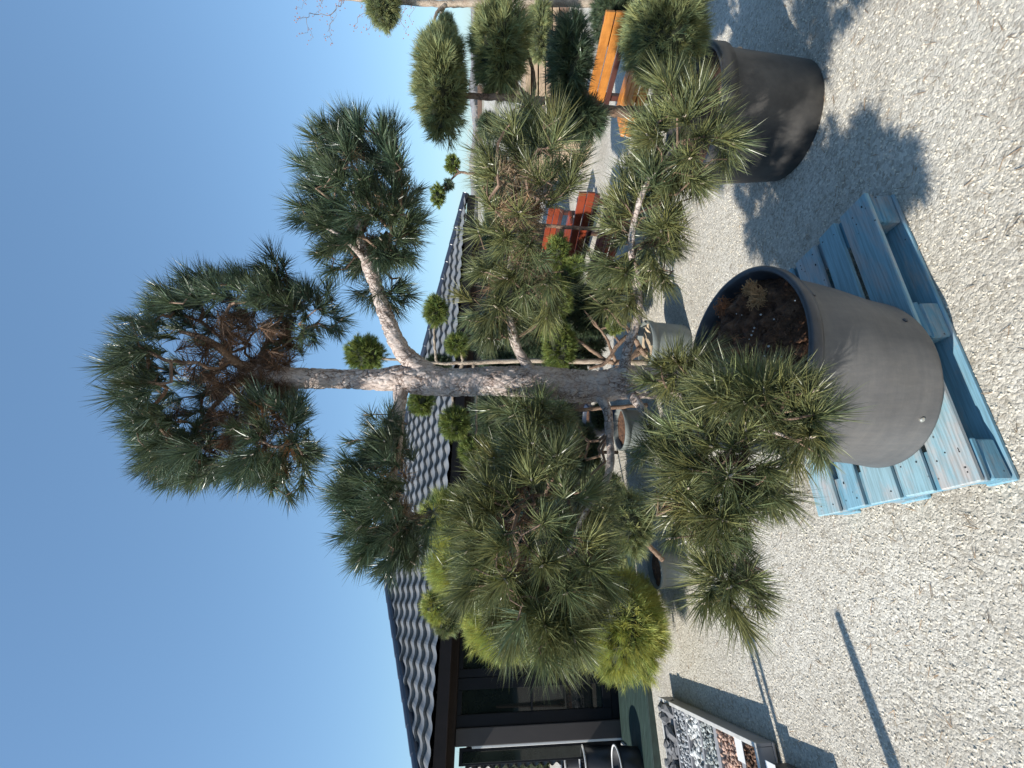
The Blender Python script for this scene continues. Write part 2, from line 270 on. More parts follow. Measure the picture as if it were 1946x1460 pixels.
M = dict(
    gravel=gravel_mat(), bark=bark_mat('pine_bark'), bark_brown=bark_mat('brown_bark', (.30, .21, .15), (.17, .11, .08), (.04, .03, .02), 60),
    bark_pale=bark_mat('pale_bark', (.50, .42, .33), (.36, .30, .24), (.15, .12, .09), 60),
    twig=mat('twig_bark', (.20, .13, .09), .85, .35, 30, .5, 120), twig_pale=mat('twig_pale', (.42, .34, .26), .85, .3, 30, .5, 120),
    needle=mat('pine_needle', (.160, .188, .084), .36, .2, 6, spec=.55, tint=True, transl=.18),
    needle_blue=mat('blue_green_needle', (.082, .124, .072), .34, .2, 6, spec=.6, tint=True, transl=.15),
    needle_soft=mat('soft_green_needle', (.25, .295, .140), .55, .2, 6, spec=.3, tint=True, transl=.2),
    needle_yellow=mat('yellow_green_needle', (.44, .49, .15), .6, .2, 6, spec=.3, tint=True, transl=.2),
    needle_bright=mat('bright_green_needle', (.19, .25, .07), .5, .2, 6, spec=.3, tint=True, transl=.2),
    dead=mat('dead_needle', (.13, .08, .05), .6, .3, 6, tint=True, transl=.1),
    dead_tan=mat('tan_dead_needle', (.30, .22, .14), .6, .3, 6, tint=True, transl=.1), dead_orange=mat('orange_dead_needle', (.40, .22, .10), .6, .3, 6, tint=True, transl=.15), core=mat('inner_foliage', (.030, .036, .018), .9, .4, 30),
    pot=mat('grey_plastic_pot', (.092, .092, .094), .55, .16, 3, .25, 60, spec=.4, bdist=.003, wear=((2.2, (1.25, 1.23, 1.19), (1, 1, .5)), (9, (1.14, 1.13, 1.1), (.4, .4, 3)), (60, (1.12, 1.1, 1.08), (1, 1, .15)))), pot_dark=mat('black_plastic_pot', (.030, .030, .031), .5, .5, 5, .3, 50, spec=.45, col2=(.085, .080, .074)),
    rim=mat('dark_plastic_rim', (.05, .055, .065), .4, .3, 10, .3, 50), pot_green=mat('grey_green_pot', (.17, .19, .18), .5, .15, 6), navy=mat('navy_plastic', (.025, .04, .075), .4, .2, 4),
    soil=mat('brown_peat', (.04, .020, .013), .95, .3, 25, 1, 60, col2=(.19, .095, .05), bdist=.02), fibre=mat('root_fibre', (.42, .25, .12), .9, .3, 20, .5, 90),
    fibre_red=mat('reddish_root_fibre', (.30, .13, .06), .9, .35, 20, .5, 90),
    tile=mat('grey_roof_tile', (.18, .185, .19), .45, .15, 2, .15, 300, spec=.5, wear=((1.3, (.84, .85, .86), (1, 1, 1)), (14, (.9, .9, .88), (1, 1, .4)))), treeline=mat('dark_hedge_leaf', (.035, .05, .02), .8, .5, 4, 1, 9, bdist=.1), cap=mat('dark_roof_cap', (.030, .038, .058), .35, .15, 4, spec=.6),
    fascia=mat('brown_fascia', (.026, .018, .016), .6, .15, 5, .2, 60, stretch=(1, 1, .2), spec=.25), post=mat('brown_corner_post', (.050, .042, .040), .55, .1, 4),
    frame=mat('black_window_frame', (.008, .009, .012), .45, .2, 4, spec=.2), wall=mat('dark_brown_wall', (.040, .028, .024), .6, .3, 4, .3, 60, stretch=(1, 1, 6)), glass=glass_mat(),
    trim=mat('white_trim', (.68, .67, .65), .4, .05, 5), deck=mat('dark_green_deck_paint', (.030, .052, .044), .5, .25, 5, .3, 60, stretch=(1, 6, 6)), corr=mat('corrugated_metal', (.22, .23, .24), .4, .15, 5, metal=.4),
    concrete=mat('pale_concrete', (.5, .49, .46), .9, .15, 10, .4, 60), black=mat('black_plastic', (.012, .012, .013), .4, .3, 5),
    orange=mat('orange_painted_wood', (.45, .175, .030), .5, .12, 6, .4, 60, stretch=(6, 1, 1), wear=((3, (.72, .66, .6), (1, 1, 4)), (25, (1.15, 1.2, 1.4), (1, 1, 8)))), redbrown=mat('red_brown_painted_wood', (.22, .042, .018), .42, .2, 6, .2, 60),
    steel=mat('dark_brown_steel', (.075, .03, .025), .4, .2, 6), timber=mat('pale_timber', (.50, .36, .24), .75, .22, 5, .4, 50, stretch=(1, 8, 8)), timber_brown=mat('brown_timber', (.17, .11, .08), .8, .2, 5, .4, 50),
    stone=mat('sandstone', (.52, .40, .27), .9, .2, 9, .6, 30), silver=mat('metal_screw', (.6, .58, .52), .3, .1, 9, metal=.8),
    hedge=mat('hedge_leaf', (.10, .14, .05), .6, .3, 8, tint=True, transl=.2), far=mat('far_wood', (.20, .195, .20), .95, .25, .25, col2=(.27, .265, .275)), field=mat('far_field', (.33, .29, .21), .95, .2, .1),
    bud_pale=mat('pale_bud', (.55, .46, .36), .7, .2, 9), bud=mat('pinkish_bud', (.34, .17, .15), .7, .3, 9),
)

# ---------------------------------------------------------------- ground, distance
g_ = MB(); n_ = 60
xs = np.linspace(-1, 1, n_); xs = np.sign(xs) * np.abs(xs) ** 2.6 * 400
V = np.array([(x, y + 100, 0.0) for x in xs for y in xs]); V[:, 2] = -.002 * np.clip(np.hypot(V[:, 0], V[:, 1]) - 60, 0, 400)
F = [(i * n_ + j, (i + 1) * n_ + j, (i + 1) * n_ + j + 1, i * n_ + j + 1) for i in range(n_ - 1) for j in range(n_ - 1)]
gr = g_.add(V, F).build('gravel_ground', M['gravel'], smooth=True); tag(gr, kind='structure')
fb = MB(); fb.add([(-400, 34, .012), (400, 34, .012), (400, 380, -.6), (-400, 380, -.6)], [(0, 1, 2, 3)])
tag(fb.build('field', M['field']), kind='structure')
# loose stones lying proud of the sheet
def stones(n, area, rmin, rmax, z=0., flat=.6, sub=0):
    bV, bF = ICO[sub]; bF = np.array(bF); c = area(n); k = len(bV)
    r = rng.uniform(rmin, rmax, (n, 1, 1)); Vv = bV[None] * (1 + rng.uniform(-.28, .28, (n, k, 1))) * r * np.stack([rng.uniform(.8, 1.35, n), rng.uniform(.7, 1, n), rng.uniform(.45, .8, n)], 1)[:, None, :]
    a = rng.uniform(0, 2 * math.pi, n); ca, sa = np.cos(a)[:, None], np.sin(a)[:, None]
    tl = rng.uniform(-.5, .5, (n, 1))
    X = Vv[..., 0] * ca - Vv[..., 1] * sa; Y = Vv[..., 0] * sa + Vv[..., 1] * ca; Z = Vv[..., 2] + Vv[..., 0] * tl
    P = np.stack([X, Y, Z], 2) + c[:, None, :]
    F_ = (bF[None] + (np.arange(n) * k)[:, None, None]).reshape(-1, 3)
    return P.reshape(-1, 3), F_, np.repeat(c, k, 0)
def near_area(n):
    out = []
    while sum(map(len, out)) < n:
        q = np.stack([rng.uniform(-2.6, 3.6, n), 1.0 + rng.random(n) ** 1.6 * 4.5], 1)
        q = q[np.abs(q[:, 0]) < q[:, 1] * .95 + .3]
        out.append(q)
    q = np.concatenate(out)[:n]; return np.column_stack([q, rng.uniform(-.001, .003, n)])
P, F3, _ = stones(26000, near_area, .0028, .0062)
c_ = np.repeat(rng.choice([.8, .92, 1, 1.05], 26000, p=[.08, .25, .4, .27]), 12)[:, None] * np.array([1, .965, .91])
stone_m = mat('pale_stone_chip', (.66, .625, .545), .85, .12, 60, tint=True, spec=.25)
tag(mesh_np('loose_gravel', P, [F3], stone_m, tint=c_), kind='stuff')

# ---------------------------------------------------------------- foliage
def needles(tips, dirs, N, L, width, spread=1.1, stub=.05, curve=.15, jl=.25, tcol=(.75, 1.2), back=0.0):
    """tips (t,3), dirs (t,3) -> ribbons; every needle is one bent tapering blade"""
    t = len(tips); n = t * N; T = np.repeat(tips, N, 0); D = np.repeat(unit(dirs), N, 0)
    R = unit(rng.normal(size=(n, 3))); ang = rng.random((n, 1)) ** .8 * spread * np.repeat(rng.uniform(.7, 1.15, t), N)[:, None]
    perp = unit(R - (R * D).sum(1, keepdims=True) * D); d = unit(D * np.cos(ang) + perp * np.sin(ang))
    Ln = L * (1 - rng.random((n, 1)) * jl) * np.repeat(rng.uniform(.68, 1.16, t), N)[:, None]
    base = T - D * rng.random((n, 1)) * stub
    side = unit(np.cross(d, unit(rng.normal(size=(n, 3))))) * width / 2
    bend = unit(D * .5 + rng.normal(size=(n, 3)) * .5 + np.array([0, 0, -.25])) * Ln * curve
    mid = base + d * Ln * .5 - bend * .25; tip = base + d * Ln + bend * .3
    V_ = np.stack([base - side, base + side, mid + side * .9, mid - side * .9, tip], 1).reshape(-1, 3)
    k = np.arange(n)[:, None] * 5; Q = k + np.array([[0, 1, 2, 3]]); Tt = k + np.array([[3, 2, 4]])
    br = rng.uniform(tcol[0], tcol[1], n) * np.repeat(rng.uniform(.72, 1.2, t), N); ye = rng.uniform(-.08, .14, n) + np.repeat(rng.normal(.03, .06, t), N)
    C = np.stack([br * (1 + ye), br, br * (1 - ye)], 1)
    return V_, [Q, Tt], np.repeat(C, 5, 0)
def add_needles(name, parent, mt, *a, **k):
    V_, F_, C_ = needles(*a, **k); return mesh_np(name, V_, F_, mt, parent, tint=C_)
def grow(root_pts, tips, r_tip=.0022, kink=.16, expo=2.3, n=5, r_cap=.0065, jit=.012, bud=0, skip=0.):
    """connect every tip to the closest branch node already there"""
    root_pts = root_pts[int(len(root_pts) * skip):]
    nodes = [np.asarray(p, float) for p in root_pts]; par = [-1] * len(nodes); depth = [i * .02 for i in range(len(nodes))]
    end = nodes[-1]; order = np.argsort(np.linalg.norm(tips - end, axis=1)); leaf = []
    for o in order:
        t = tips[o]; A = np.array(nodes); dd = np.linalg.norm(A - t, axis=1) + .35 * np.array(depth); i = int(np.argmin(dd)); a = A[i]; Ld = np.linalg.norm(t - a)
        k = max(1, int(Ld / .035)); bend = rng.normal(size=3) * Ld * kink; j = i
        for s_ in range(1, k + 1):
            u = s_ / k; p_ = a + (t - a) * u + bend * math.sin(math.pi * u) + (rng.normal(size=3) * jit if s_ < k else 0) + np.array([0, 0, -.10 * Ld * math.sin(math.pi * u)])
            nodes.append(p_); par.append(j); depth.append(depth[j] + Ld / k); j = len(nodes) - 1
        leaf.append(j)
    cnt = np.zeros(len(nodes))
    for l in leaf:
        while l >= 0: cnt[l] += 1; l = par[l]
    mb = MB(); bud_mb = MB(); ch = {}
    for i, p_ in enumerate(par):
        if p_ >= 0: ch.setdefault(p_, []).append(i)
    R_ = lambda i: min(r_cap, r_tip * max(cnt[i], 1) ** (1 / expo))
    nr = len(root_pts); started = [i for i in range(nr, len(nodes)) if par[i] < nr]
    stack = [(par[i], i) for i in started]
    while stack:
        p_, i = stack.pop(); ch_pts = [nodes[p_], nodes[i]]; rr = [R_(i), R_(i)]
        while i in ch:
            c_s = sorted(ch[i], key=lambda q: -cnt[q])
            for o in c_s[1:]: stack.append((i, o))
            i = c_s[0]; ch_pts.append(nodes[i]); rr.append(R_(i))
        mb.tube(ch_pts, rr, n)
        if bud:
            d_ = unit(ch_pts[-1] - ch_pts[-2]); bud_mb.tube([ch_pts[-1] - d_ * .006, ch_pts[-1] + d_ * .006, ch_pts[-1] + d_ * bud], [.0042, .0040, .0012], 6)
    return (mb, bud_mb) if bud else mb
def px_path(P, d0=None):
    """rows (x, y, depth, radius) -> world points + radii, splined"""
    Q = np.array([[*at(r[0], r[1], r[2]), r[3]] for r in P]); return spline(Q, 10)
def bark_tube(name, Q, mt, parent, n=56, amp=.006, vs=22, step=.006):
    """limb with real bark relief"""
    L = np.concatenate([[0], np.cumsum(np.linalg.norm(np.diff(Q[:, :3], axis=0), axis=1))]); k = max(6, int(L[-1] / step)); s_ = np.linspace(0, L[-1], k)
    Q2 = np.column_stack([np.interp(s_, L, Q[:, j]) for j in range(4)]); V_, F_ = tube_vf(Q2[:, :3], Q2[:, 3], n)
    ctr = np.repeat(Q2[:, :3], n, 0); out = V_.copy()
    for i in range(len(ctr)):
        v = V_[i]; d = v - ctr[i]; r = np.linalg.norm(d) + 1e-9
        q = Vector((v[0] * vs, v[1] * vs, v[2] * vs * .55)); q2 = q + noise.noise_vector(q * 1.3) * .45
        dist = noise.voronoi(q2)[0]; e_ = min(.35, dist[1] - dist[0])
        h = (e_ - .2) * amp * 5 + noise.noise(q * .35) * amp * 1.2 + noise.noise(q * 3) * amp * .25
        out[i] = v + d / r * h * min(1, r / .03)
    mb = MB(); mb.add(out, F_); return mb.build(name, mt, parent, smooth=True)
def ell_tips(c, R, n, lo=.65, hi=1.0, cond=None, mind=.0):
    out = []; tries = 0
    while len(out) < n and tries < n * 60:
        tries += 1; u = unit(rng.normal(size=3)); rr = rng.uniform(lo, hi); v = u * rr
        if cond is not None and not cond(v): continue
        p_ = np.asarray(c) + RT * R[0] * v[0] + np.array([0, 1, 0]) * R[1] * v[1] + np.array([0, 0, 1]) * R[2] * v[2]
        if mind and any(np.linalg.norm(p_ - q) < mind for q in out): continue
        out.append(p_)
    return np.array(out)

fc = near_area(1500); fc[:, 2] = .006; fd = rng.normal(size=(1500, 3)) * (1, 1, .12)
Vn, Fn, Cn = needles(fc, fd, 2, .075, .0022, .9, .01, .1)
Vn[:, 2] = np.clip(Vn[:, 2], .0045, .02); tag(mesh_np('fallen_needles', Vn, Fn, M['dead_tan'], tint=Cn), kind='stuff')
# ---------------------------------------------------------------- the big pine
pine = empty('pine_tree', tuple(at(1500, 742, 1.95)), 'tall cloud-pruned pine with pale flaking bark and long needles, in the pot on the pallet', 'pine tree')
trunkQ = px_path([(1500, 748, 1.93, .070), (1400, 735, 1.94, .068), (1290, 724, 1.95, .068), (1190, 728, 1.95, .066), (1120, 735, 1.95, .0645), (1010, 726, 1.95, .063), (940, 724, 1.96, .059), (870, 727, 1.96, .056), (800, 722, 1.97, .060), (765, 718, 1.98, .054), (720, 722, 1.98, .042), (640, 720, 1.98, .038), (560, 719, 1.97, .043), (510, 712, 1.96, .042), (480, 706, 1.95, .030), (455, 700, 1.95, .018)])
trunk = bark_tube('trunk', trunkQ, M['bark'], pine, n=96, amp=.0030, vs=40, step=.0045)
TC = at(480, 706, 1.95)
limbs = {}
def limb(key, P, n=30, amp=.004, mt='bark'):
    Q = px_path(P); limbs[key] = Q; return bark_tube('branch', Q, M[mt], pine, n=n, amp=amp, vs=34, step=.008)
limb('R', [(820, 708, 1.97, .034), (790, 692, 1.97, .040), (765, 668, 1.97, .036), (745, 630, 1.97, .031), (730, 590, 1.97, .028), (715, 545, 1.96, .026), (702, 505, 1.94, .030), (690, 470, 1.93, .019), (680, 430, 1.92, .013), (676, 390, 1.90, .009), (672, 350, 1.86, .006)], 40, .004)
limb('R', [(706, 510, 1.94, .020), (712, 480, 1.96, .014), (735, 450, 2.0, .009), (770, 430, 2.06, .006)], 16, .002); R2 = limbs['R']
limb('R0', [(700, 500, 1.94, .017), (680, 478, 1.9, .012), (650, 450, 1.86, .008), (615, 430, 1.84, .005)], 16, .002)
limb('L', [(762, 735, 1.97, .034), (760, 765, 1.96, .027), (757, 800, 1.95, .024), (753, 850, 1.93, .021), (748, 900, 1.9, .014), (742, 950, 1.88, .009), (735, 1000, 1.86, .006)], 32, .003)
limb('r', [(1012, 712, 1.94, .026), (1000, 692, 1.93, .021), (982, 660, 1.91, .018), (972, 620, 1.88, .017), (968, 570, 1.86, .016), (972, 500, 1.84, .015), (985, 450, 1.82, .012), (1010, 400, 1.80, .009), (1040, 360, 1.78, .006)], 26, .003)
limb('rl', [(1190, 715, 1.92, .030), (1188, 690, 1.90, .022), (1196, 650, 1.85, .018), (1212, 600, 1.78, .016), (1210, 540, 1.72, .014), (1200, 470, 1.66, .012), (1210, 400, 1.61, .010), (1240, 330, 1.57, .008), (1290, 270, 1.54, .006)], 26, .003)
limb('l', [(1140, 755, 1.92, .022), (1155, 785, 1.90, .018), (1158, 830, 1.86, .016), (1160, 880, 1.80, .014), (1145, 930, 1.74, .012), (1110, 980, 1.68, .009), (1080, 1050, 1.62, .006)], 24, .003)
limb('ll', [(1200, 750, 1.90, .022), (1230, 790, 1.84, .013), (1265, 835, 1.76, .012), (1310, 880, 1.62, .011), (1370, 930, 1.5, .009), (1400, 1010, 1.45, .006), (1395, 1090, 1.42, .004)], 20, .002)
limb('f', [(1215, 738, 1.88, .020), (1260, 742, 1.72, .013), (1310, 755, 1.56, .011), (1370, 780, 1.42, .009), (1440, 810, 1.34, .007), (1510, 835, 1.29, .004)], 20, .002)
limb('T1', [(490, 706, 1.95, .028), (450, 690, 1.92, .019), (415, 660, 1.86, .014), (380, 640, 1.82, .010), (340, 630, 1.80, .006)], 20, .002, 'bark_brown')
limb('T2', [(490, 712, 1.96, .018), (500, 670, 1.98, .013), (520, 630, 2.0, .009), (540, 585, 2.02, .006), (545, 540, 2.02, .004)], 14, .002, 'bark_brown')
limb('T3', [(480, 712, 1.96, .018), (440, 740, 1.99, .013), (400, 780, 2.02, .009), (370, 830, 2.05, .006)], 14, .002, 'bark_brown')
limb('T4', [(485, 715, 1.95, .016), (480, 760, 1.92, .012), (485, 810, 1.89, .008), (490, 860, 1.87, .005)], 14, .002, 'bark_brown')
def pad(key, c, R, n, mt='needle', N=90, L=.105, lo=.62, cond=None, up=.35, wid=.0027, lab=None, dead=0, keep=.055, spread=1.15, extra=None, out_c=None, r_tip=.0023, deadc='dead', dk=.7, dr=(.35, .85)):
    n = int(n * 1.4); N = int(N * 1.12); L *= 1.08; keep *= .8; dead = int(dead * dk); tips = ell_tips(c, R, n, lo, 1.0, cond, keep)
    rel = tips - CP; dz = rel @ FW; ix = 973 - FPX * (rel @ UP) / dz; iy = 730 - FPX * (rel @ RT) / dz
    tips = tips[~((ix > 1032) & (ix < 1128) & (iy > 385) & (iy < 540))]
    if extra is not None: tips = np.vstack([tips, extra])
    c0 = np.asarray(c if out_c is None else out_c)
    dirs = unit(tips - c0) + np.array([0, 0, up]) + rng.normal(0, .22, tips.shape)
    f = add_needles('foliage_pad', pine, M[mt], tips, dirs, N, L, wid, spread)
    if lab: f['label'] = lab
    # older, sparser needles further back along the shoots
    tw, bd = grow(limbs[key][:, :3], tips, r_tip=r_tip, bud=.020, skip=.3); tw.build('twigs', M['twig'], f); tag(bd.build('buds', M['bud_pale'], f), kind='stuff')
    if dead:
        k = rng.choice(len(tips), dead, replace=dead > len(tips)); t2 = c0 + (tips[k] - c0) * rng.uniform(*dr, (dead, 1))
        add_needles('dead_needles', f, M[deadc], t2, rng.normal(size=(dead, 3)) + (0, 0, -.3), 60, L * .8, wid * .8, 1.5)
    return f
# top crown: open bowl of shoots, hollow and brown inside
cT = at(468, 718, 1.95)
pad('T1', cT + np.array([0, 0, 0]), (.44, .42, .41), 150, 'needle_blue', 95, .105, .80, lambda v: v[2] > -.15 - .3 * abs(v[0]) and not (v[1] < .35 and math.hypot(v[0], v[2] + .05) < .62), .5, lab='dark blue-green crown at the top of the pine, brown inside', dead=150, dk=1, dr=(.12, .8), keep=.05, out_c=cT - np.array([0, 0, .16]))
pad('T2', at(575, 600, 2.0), (.17, .18, .20), 22, 'needle_blue', 90, .10, .55, None, .3, dead=2)
pad('T4', at(530, 850, 1.9), (.24, .22, .17), 26, 'needle_blue', 85, .10, .55, None, .2, dead=9, deadc='dead_orange')
pad('T2', at(520, 520, 2.0), (.10, .1, .10), 7, 'needle_blue', 80, .10, .4, None, .4)
pad('T3', at(340, 850, 2.0), (.18, .2, .17), 20, 'needle_blue', 90, .10, .5, None, .5, dead=14, dk=1, deadc='dead_orange')
# right upper clump
cR = at(690, 385, 1.93)
pad('R', cR, (.315, .29, .265), 128, 'needle_blue', 100, .105, .55, lambda v: not (v[0] < -.6 and abs(v[2]) < .3 and v[1] < .1), .4, keep=.05, dead=16, deadc='dead_tan', out_c=cR - np.array([.1, 0, .06]))
pad('R', at(735, 555, 2.02), (.08, .08, .13), 9, 'needle_blue', 80, .10, .4, None, -.4)
# left upper clump
cL = at(745, 945, 1.92)
pad('L', cL, (.30, .26, .20), 80, 'needle_blue', 95, .108, .6, lambda v: v[2] > -.25 or v[0] < -.35, .45, keep=.05, dead=20, deadc='dead_tan', out_c=cL - np.array([0, 0, .1]))
pad('L', at(715, 820, 1.9), (.12, .12, .12), 10, 'needle_blue', 60, .09, .5, None, .6)
# right middle, loose, with bare brown twigs
cr = at(1000, 420, 1.82)
pad('r', cr, (.43, .28, .25), 78, 'needle', 85, .112, .5, None, .25, keep=.055, dead=60, dk=1, dr=(.0, .8), deadc='dead_tan', lab='loose olive-green foliage with many bare brown twigs')
pad('r', at(935, 580, 1.88), (.16, .14, .13), 17, 'needle', 75, .11, .5, None, .1, dead=4)
# right lower
pad('rl', at(1215, 450, 1.66), (.27, .2, .15), 27, 'needle', 95, .112, .5, None, .25, keep=.06, dead=4)
pad('rl', at(1290, 275, 1.56), (.22, .17, .17), 28, 'needle', 100, .115, .5, None, .3, keep=.06, dead=4)
pad('rl', at(1165, 560, 1.8), (.1, .1, .1), 7, 'needle', 75, .105, .3, None, .1)
pad('rl', at(1275, 440, 1.6), (.07, .07, .07), 4, 'needle', 90, .115, .3, None, .1)
# left middle, the densest
cl_ = at(1012, 1015, 1.68)
pad('l', cl_, (.385, .32, .285), 108, 'needle', 100, .118, .55, None, .25, keep=.055, dead=16, lab='largest and densest pad of long dark green needles')
pad('l', at(1045, 1165, 1.6), (.13, .16, .16), 26, 'needle', 105, .125, .4, None, .0)
pad('l', at(1010, 810, 1.8), (.13, .15, .17), 20, 'needle', 75, .11, .5, None, .1, dead=4)
# left lower
pad('ll', at(1390, 870, 1.45), (.24, .17, .22), 44, 'needle', 95, .112, .5, None, .15, keep=.055, dead=10)
pad('ll', at(1390, 1110, 1.42), (.12, .12, .10), 14, 'needle', 100, .115, .4, None, -.1)
pad('ll', at(1370, 990, 1.45), (.13, .12, .13), 15, 'needle', 85, .11, .4, None, .0, dead=3)
pad('ll', at(1290, 960, 1.5), (.16, .13, .09), 13, 'needle', 75, .11, .3, None, .0, dead=6, dk=1, deadc='dead_tan')
pad('ll', at(1245, 850, 1.65), (.10, .1, .08), 7, 'needle', 75, .11, .3, None, .1)
# in front of the pot
pad('f', at(1440, 745, 1.36), (.07, .09, .17), 15, 'needle', 105, .115, .3, None, .2, keep=.07)
pad('f', at(1290, 715, 1.60), (.10, .12, .13), 14, 'needle', 90, .112, .4, None, .1)
pad('f', at(1530, 800, 1.29), (.145, .08, .07), 11, 'needle', 100, .112, .3, None, .0, keep=.06)
# ---------------------------------------------------------------- the big pot (slightly slumped: its rim has shifted sideways)
potc = at(1632, 734, 1.98); potc[2] = .148; rimc = at(1408, 684, 1.93)
potT = empty('plant_pot', tuple(potc), 'large slumping grey plastic pot standing on the blue pallet', 'plant pot')
def loft_pot(rings, n=72):
    """rings (centre, r, normal-tilt axis) as arrays"""
    V_ = []; t = np.arange(n) * 2 * math.pi / n
    for c, r, nx, ny in rings:
        x = r * np.cos(t); y = r * np.sin(t); V_.append(np.stack([c[0] + x, c[1] + y, c[2] + nx * x + ny * y], 1))
    F_ = [(i * n + k, i * n + (k + 1) % n, (i + 1) * n + (k + 1) % n, (i + 1) * n + k) for i in range(len(rings) - 1) for k in range(n)]
    return np.concatenate(V_), F_
def lerp(a, b, t): return np.asarray(a) * (1 - t) + np.asarray(b) * t
RN = (-.10, .10)                                              # rim plane slope (x, y)
rings = [(potc, .0, 0, 0), (potc, .315, 0, 0), (potc + (0, 0, .012), .330, 0, 0)]
for t in np.linspace(.04, .93, 14):
    rings.append((lerp(potc, rimc, t), .332 + .020 * t - .006 * math.sin(t * 9) * .5, RN[0] * t ** 2, RN[1] * t ** 2))
V_, F_ = loft_pot(rings); mb = MB(); mb.add(V_, F_); mb.build('pot_body', M['pot'], potT, True)
rr = [(lerp(potc, rimc, .925), .349, *RN), (lerp(potc, rimc, .925), .360, *RN), (lerp(potc, rimc, .95), .366, *RN), (rimc + (0, 0, .0), .366, *RN), (rimc + (0, 0, .006), .362, *RN), (rimc + (0, 0, .007), .350, *RN), (rimc, .343, *RN), (lerp(potc, rimc, .8), .330, *RN), (lerp(potc, rimc, .6), .326, RN[0], RN[1])]
V_, F_ = loft_pot(rr); mb = MB(); mb.add(V_, F_); mb.build('pot_rim', M['rim'], potT, True)
# soil heap: rough, highest on the right side, fibrous lumps
gx = 90; V_ = []; F_ = []; ok = {}
sc_ = lerp(potc, rimc, .925)
for i in range(gx):
    for j in range(gx):
        u, v = (i / (gx - 1) * 2 - 1), (j / (gx - 1) * 2 - 1); q = math.hypot(u, v)
        if q > 1.0: continue
        x, y = u * .335, v * .335; nz = noise.fractal(Vector((x * 9, y * 9, 3)), 1, 2, 6); ridge = noise.ridged_multi_fractal(Vector((x * 14, y * 14, 1)), .9, 2, 4, 1, 2)
        z = RN[0] * x + RN[1] * y + .0 + .045 * nz + .022 * ridge + .035 * math.exp(-((x - .12) ** 2 + (y - .05) ** 2) / .03) - .06 * max(0, q - .75) / .25
        ok[(i, j)] = len(V_); V_.append((sc_[0] + x, sc_[1] + y, sc_[2] + z))
for (i, j), a in ok.items():
    if (i + 1, j) in ok and (i, j + 1) in ok and (i + 1, j + 1) in ok: F_.append((a, ok[(i + 1, j)], ok[(i + 1, j + 1)], ok[(i, j + 1)]))
mb = MB(); mb.add(V_, F_); soil = mb.build('soil', M['soil'], potT, True)
def fibres(name, c, r, n, mt, parent):
    mb = MB()
    for _ in range(n):
        u = rng.normal(size=3) * np.array([1, 1, .45]); p0 = c + u * r * .5; d = unit(rng.normal(size=3) + (0, 0, -.2)); k = rng.normal(size=3) * .6
        ts = np.linspace(0, 1, 5)[:, None]; L_ = rng.uniform(.012, .034)
        mb.tube(p0 + d * ts * L_ + k * np.sin(ts * math.pi) * L_ * .35, rng.uniform(.0008, .0018), 4)
    return mb.build(name, mt, parent)
sxy = lambda x, y, dz: gnd(x, y, sc_[2] + dz)
for q_ in ((1440, 566, .03, .024, 420, 'fibre'), (1425, 548, .03, .016, 200, 'fibre'), (1375, 585, .03, .028, 420, 'fibre_red'), (1420, 660, .02, .05, 260, 'fibre_red'), (1415, 610, .0, .09, 500, 'soil'), (1480, 640, .0, .08, 400, 'soil')):
    tag(fibres('root_mat', sxy(q_[0], q_[1], q_[2]), q_[3], q_[4], M[q_[5]], potT), kind='stuff')
mb = MB()
for _ in range(160):
    u = rng.normal(size=2) * .13
    if np.hypot(*u) < .3: mb.ico(sc_ + np.array([u[0], u[1], RN[0] * u[0] + RN[1] * u[1] + rng.uniform(0, .04)]), rng.uniform(.006, .018), 0, (1, 1, .6), .3)
tag(mb.build('bark_chips', M['soil'], potT), kind='stuff')
mb = MB()
for _ in range(26):
    u = rng.normal(size=2) * .12; mb.ico(sc_ + np.array([u[0] + .05, u[1] - .05, rng.uniform(.02, .05)]), rng.uniform(.0025, .005), 0)
tag(mb.build('white_granules', M['trim'], potT), kind='stuff')
# triangular lugs under the rim, a screw hole and a screw
for a_ in (8, -22, -50):
    a_ = math.radians(a_); nn = np.array([math.cos(a_), math.sin(a_), 0]); q = lerp(potc, rimc, .925) + nn * .349 + np.array([0, 0, (RN[0] * nn[0] + RN[1] * nn[1]) * .35]); tt = np.cross(nn, (0, 0, 1)); mb = MB()
    A = [q - tt * .016 - nn * .008, q + tt * .016 - nn * .008, q + tt * .016 + nn * .011, q - tt * .016 + nn * .011, q + (0, 0, -.035) - nn * .010]
    mb.add(A, [(0, 1, 2, 3), (0, 4, 1), (1, 4, 2), (2, 4, 3), (3, 4, 0)]); mb.build('lug', M['rim'], potT)
for x, y, mt in ((1721, 608, 'rim'), (1753, 798, 'silver')):
    r_ = ray(x, y)
    for t in np.linspace(1.2, 2.2, 600):
        q = CP + r_ * t; h_ = (q[2] - potc[2]) / (rimc[2] - potc[2]); c_q = lerp(potc, rimc, h_)
        if math.hypot(*(q - c_q)[:2]) < .333 + .02 * h_:
            nn = unit(np.array([*(q - c_q)[:2], 0])); mb = MB(); mb.tube([q - nn * .01, q + nn * .0015, q + nn * .004], [.009, .009, .005], 14); mb.build('screw', M[mt], potT); break

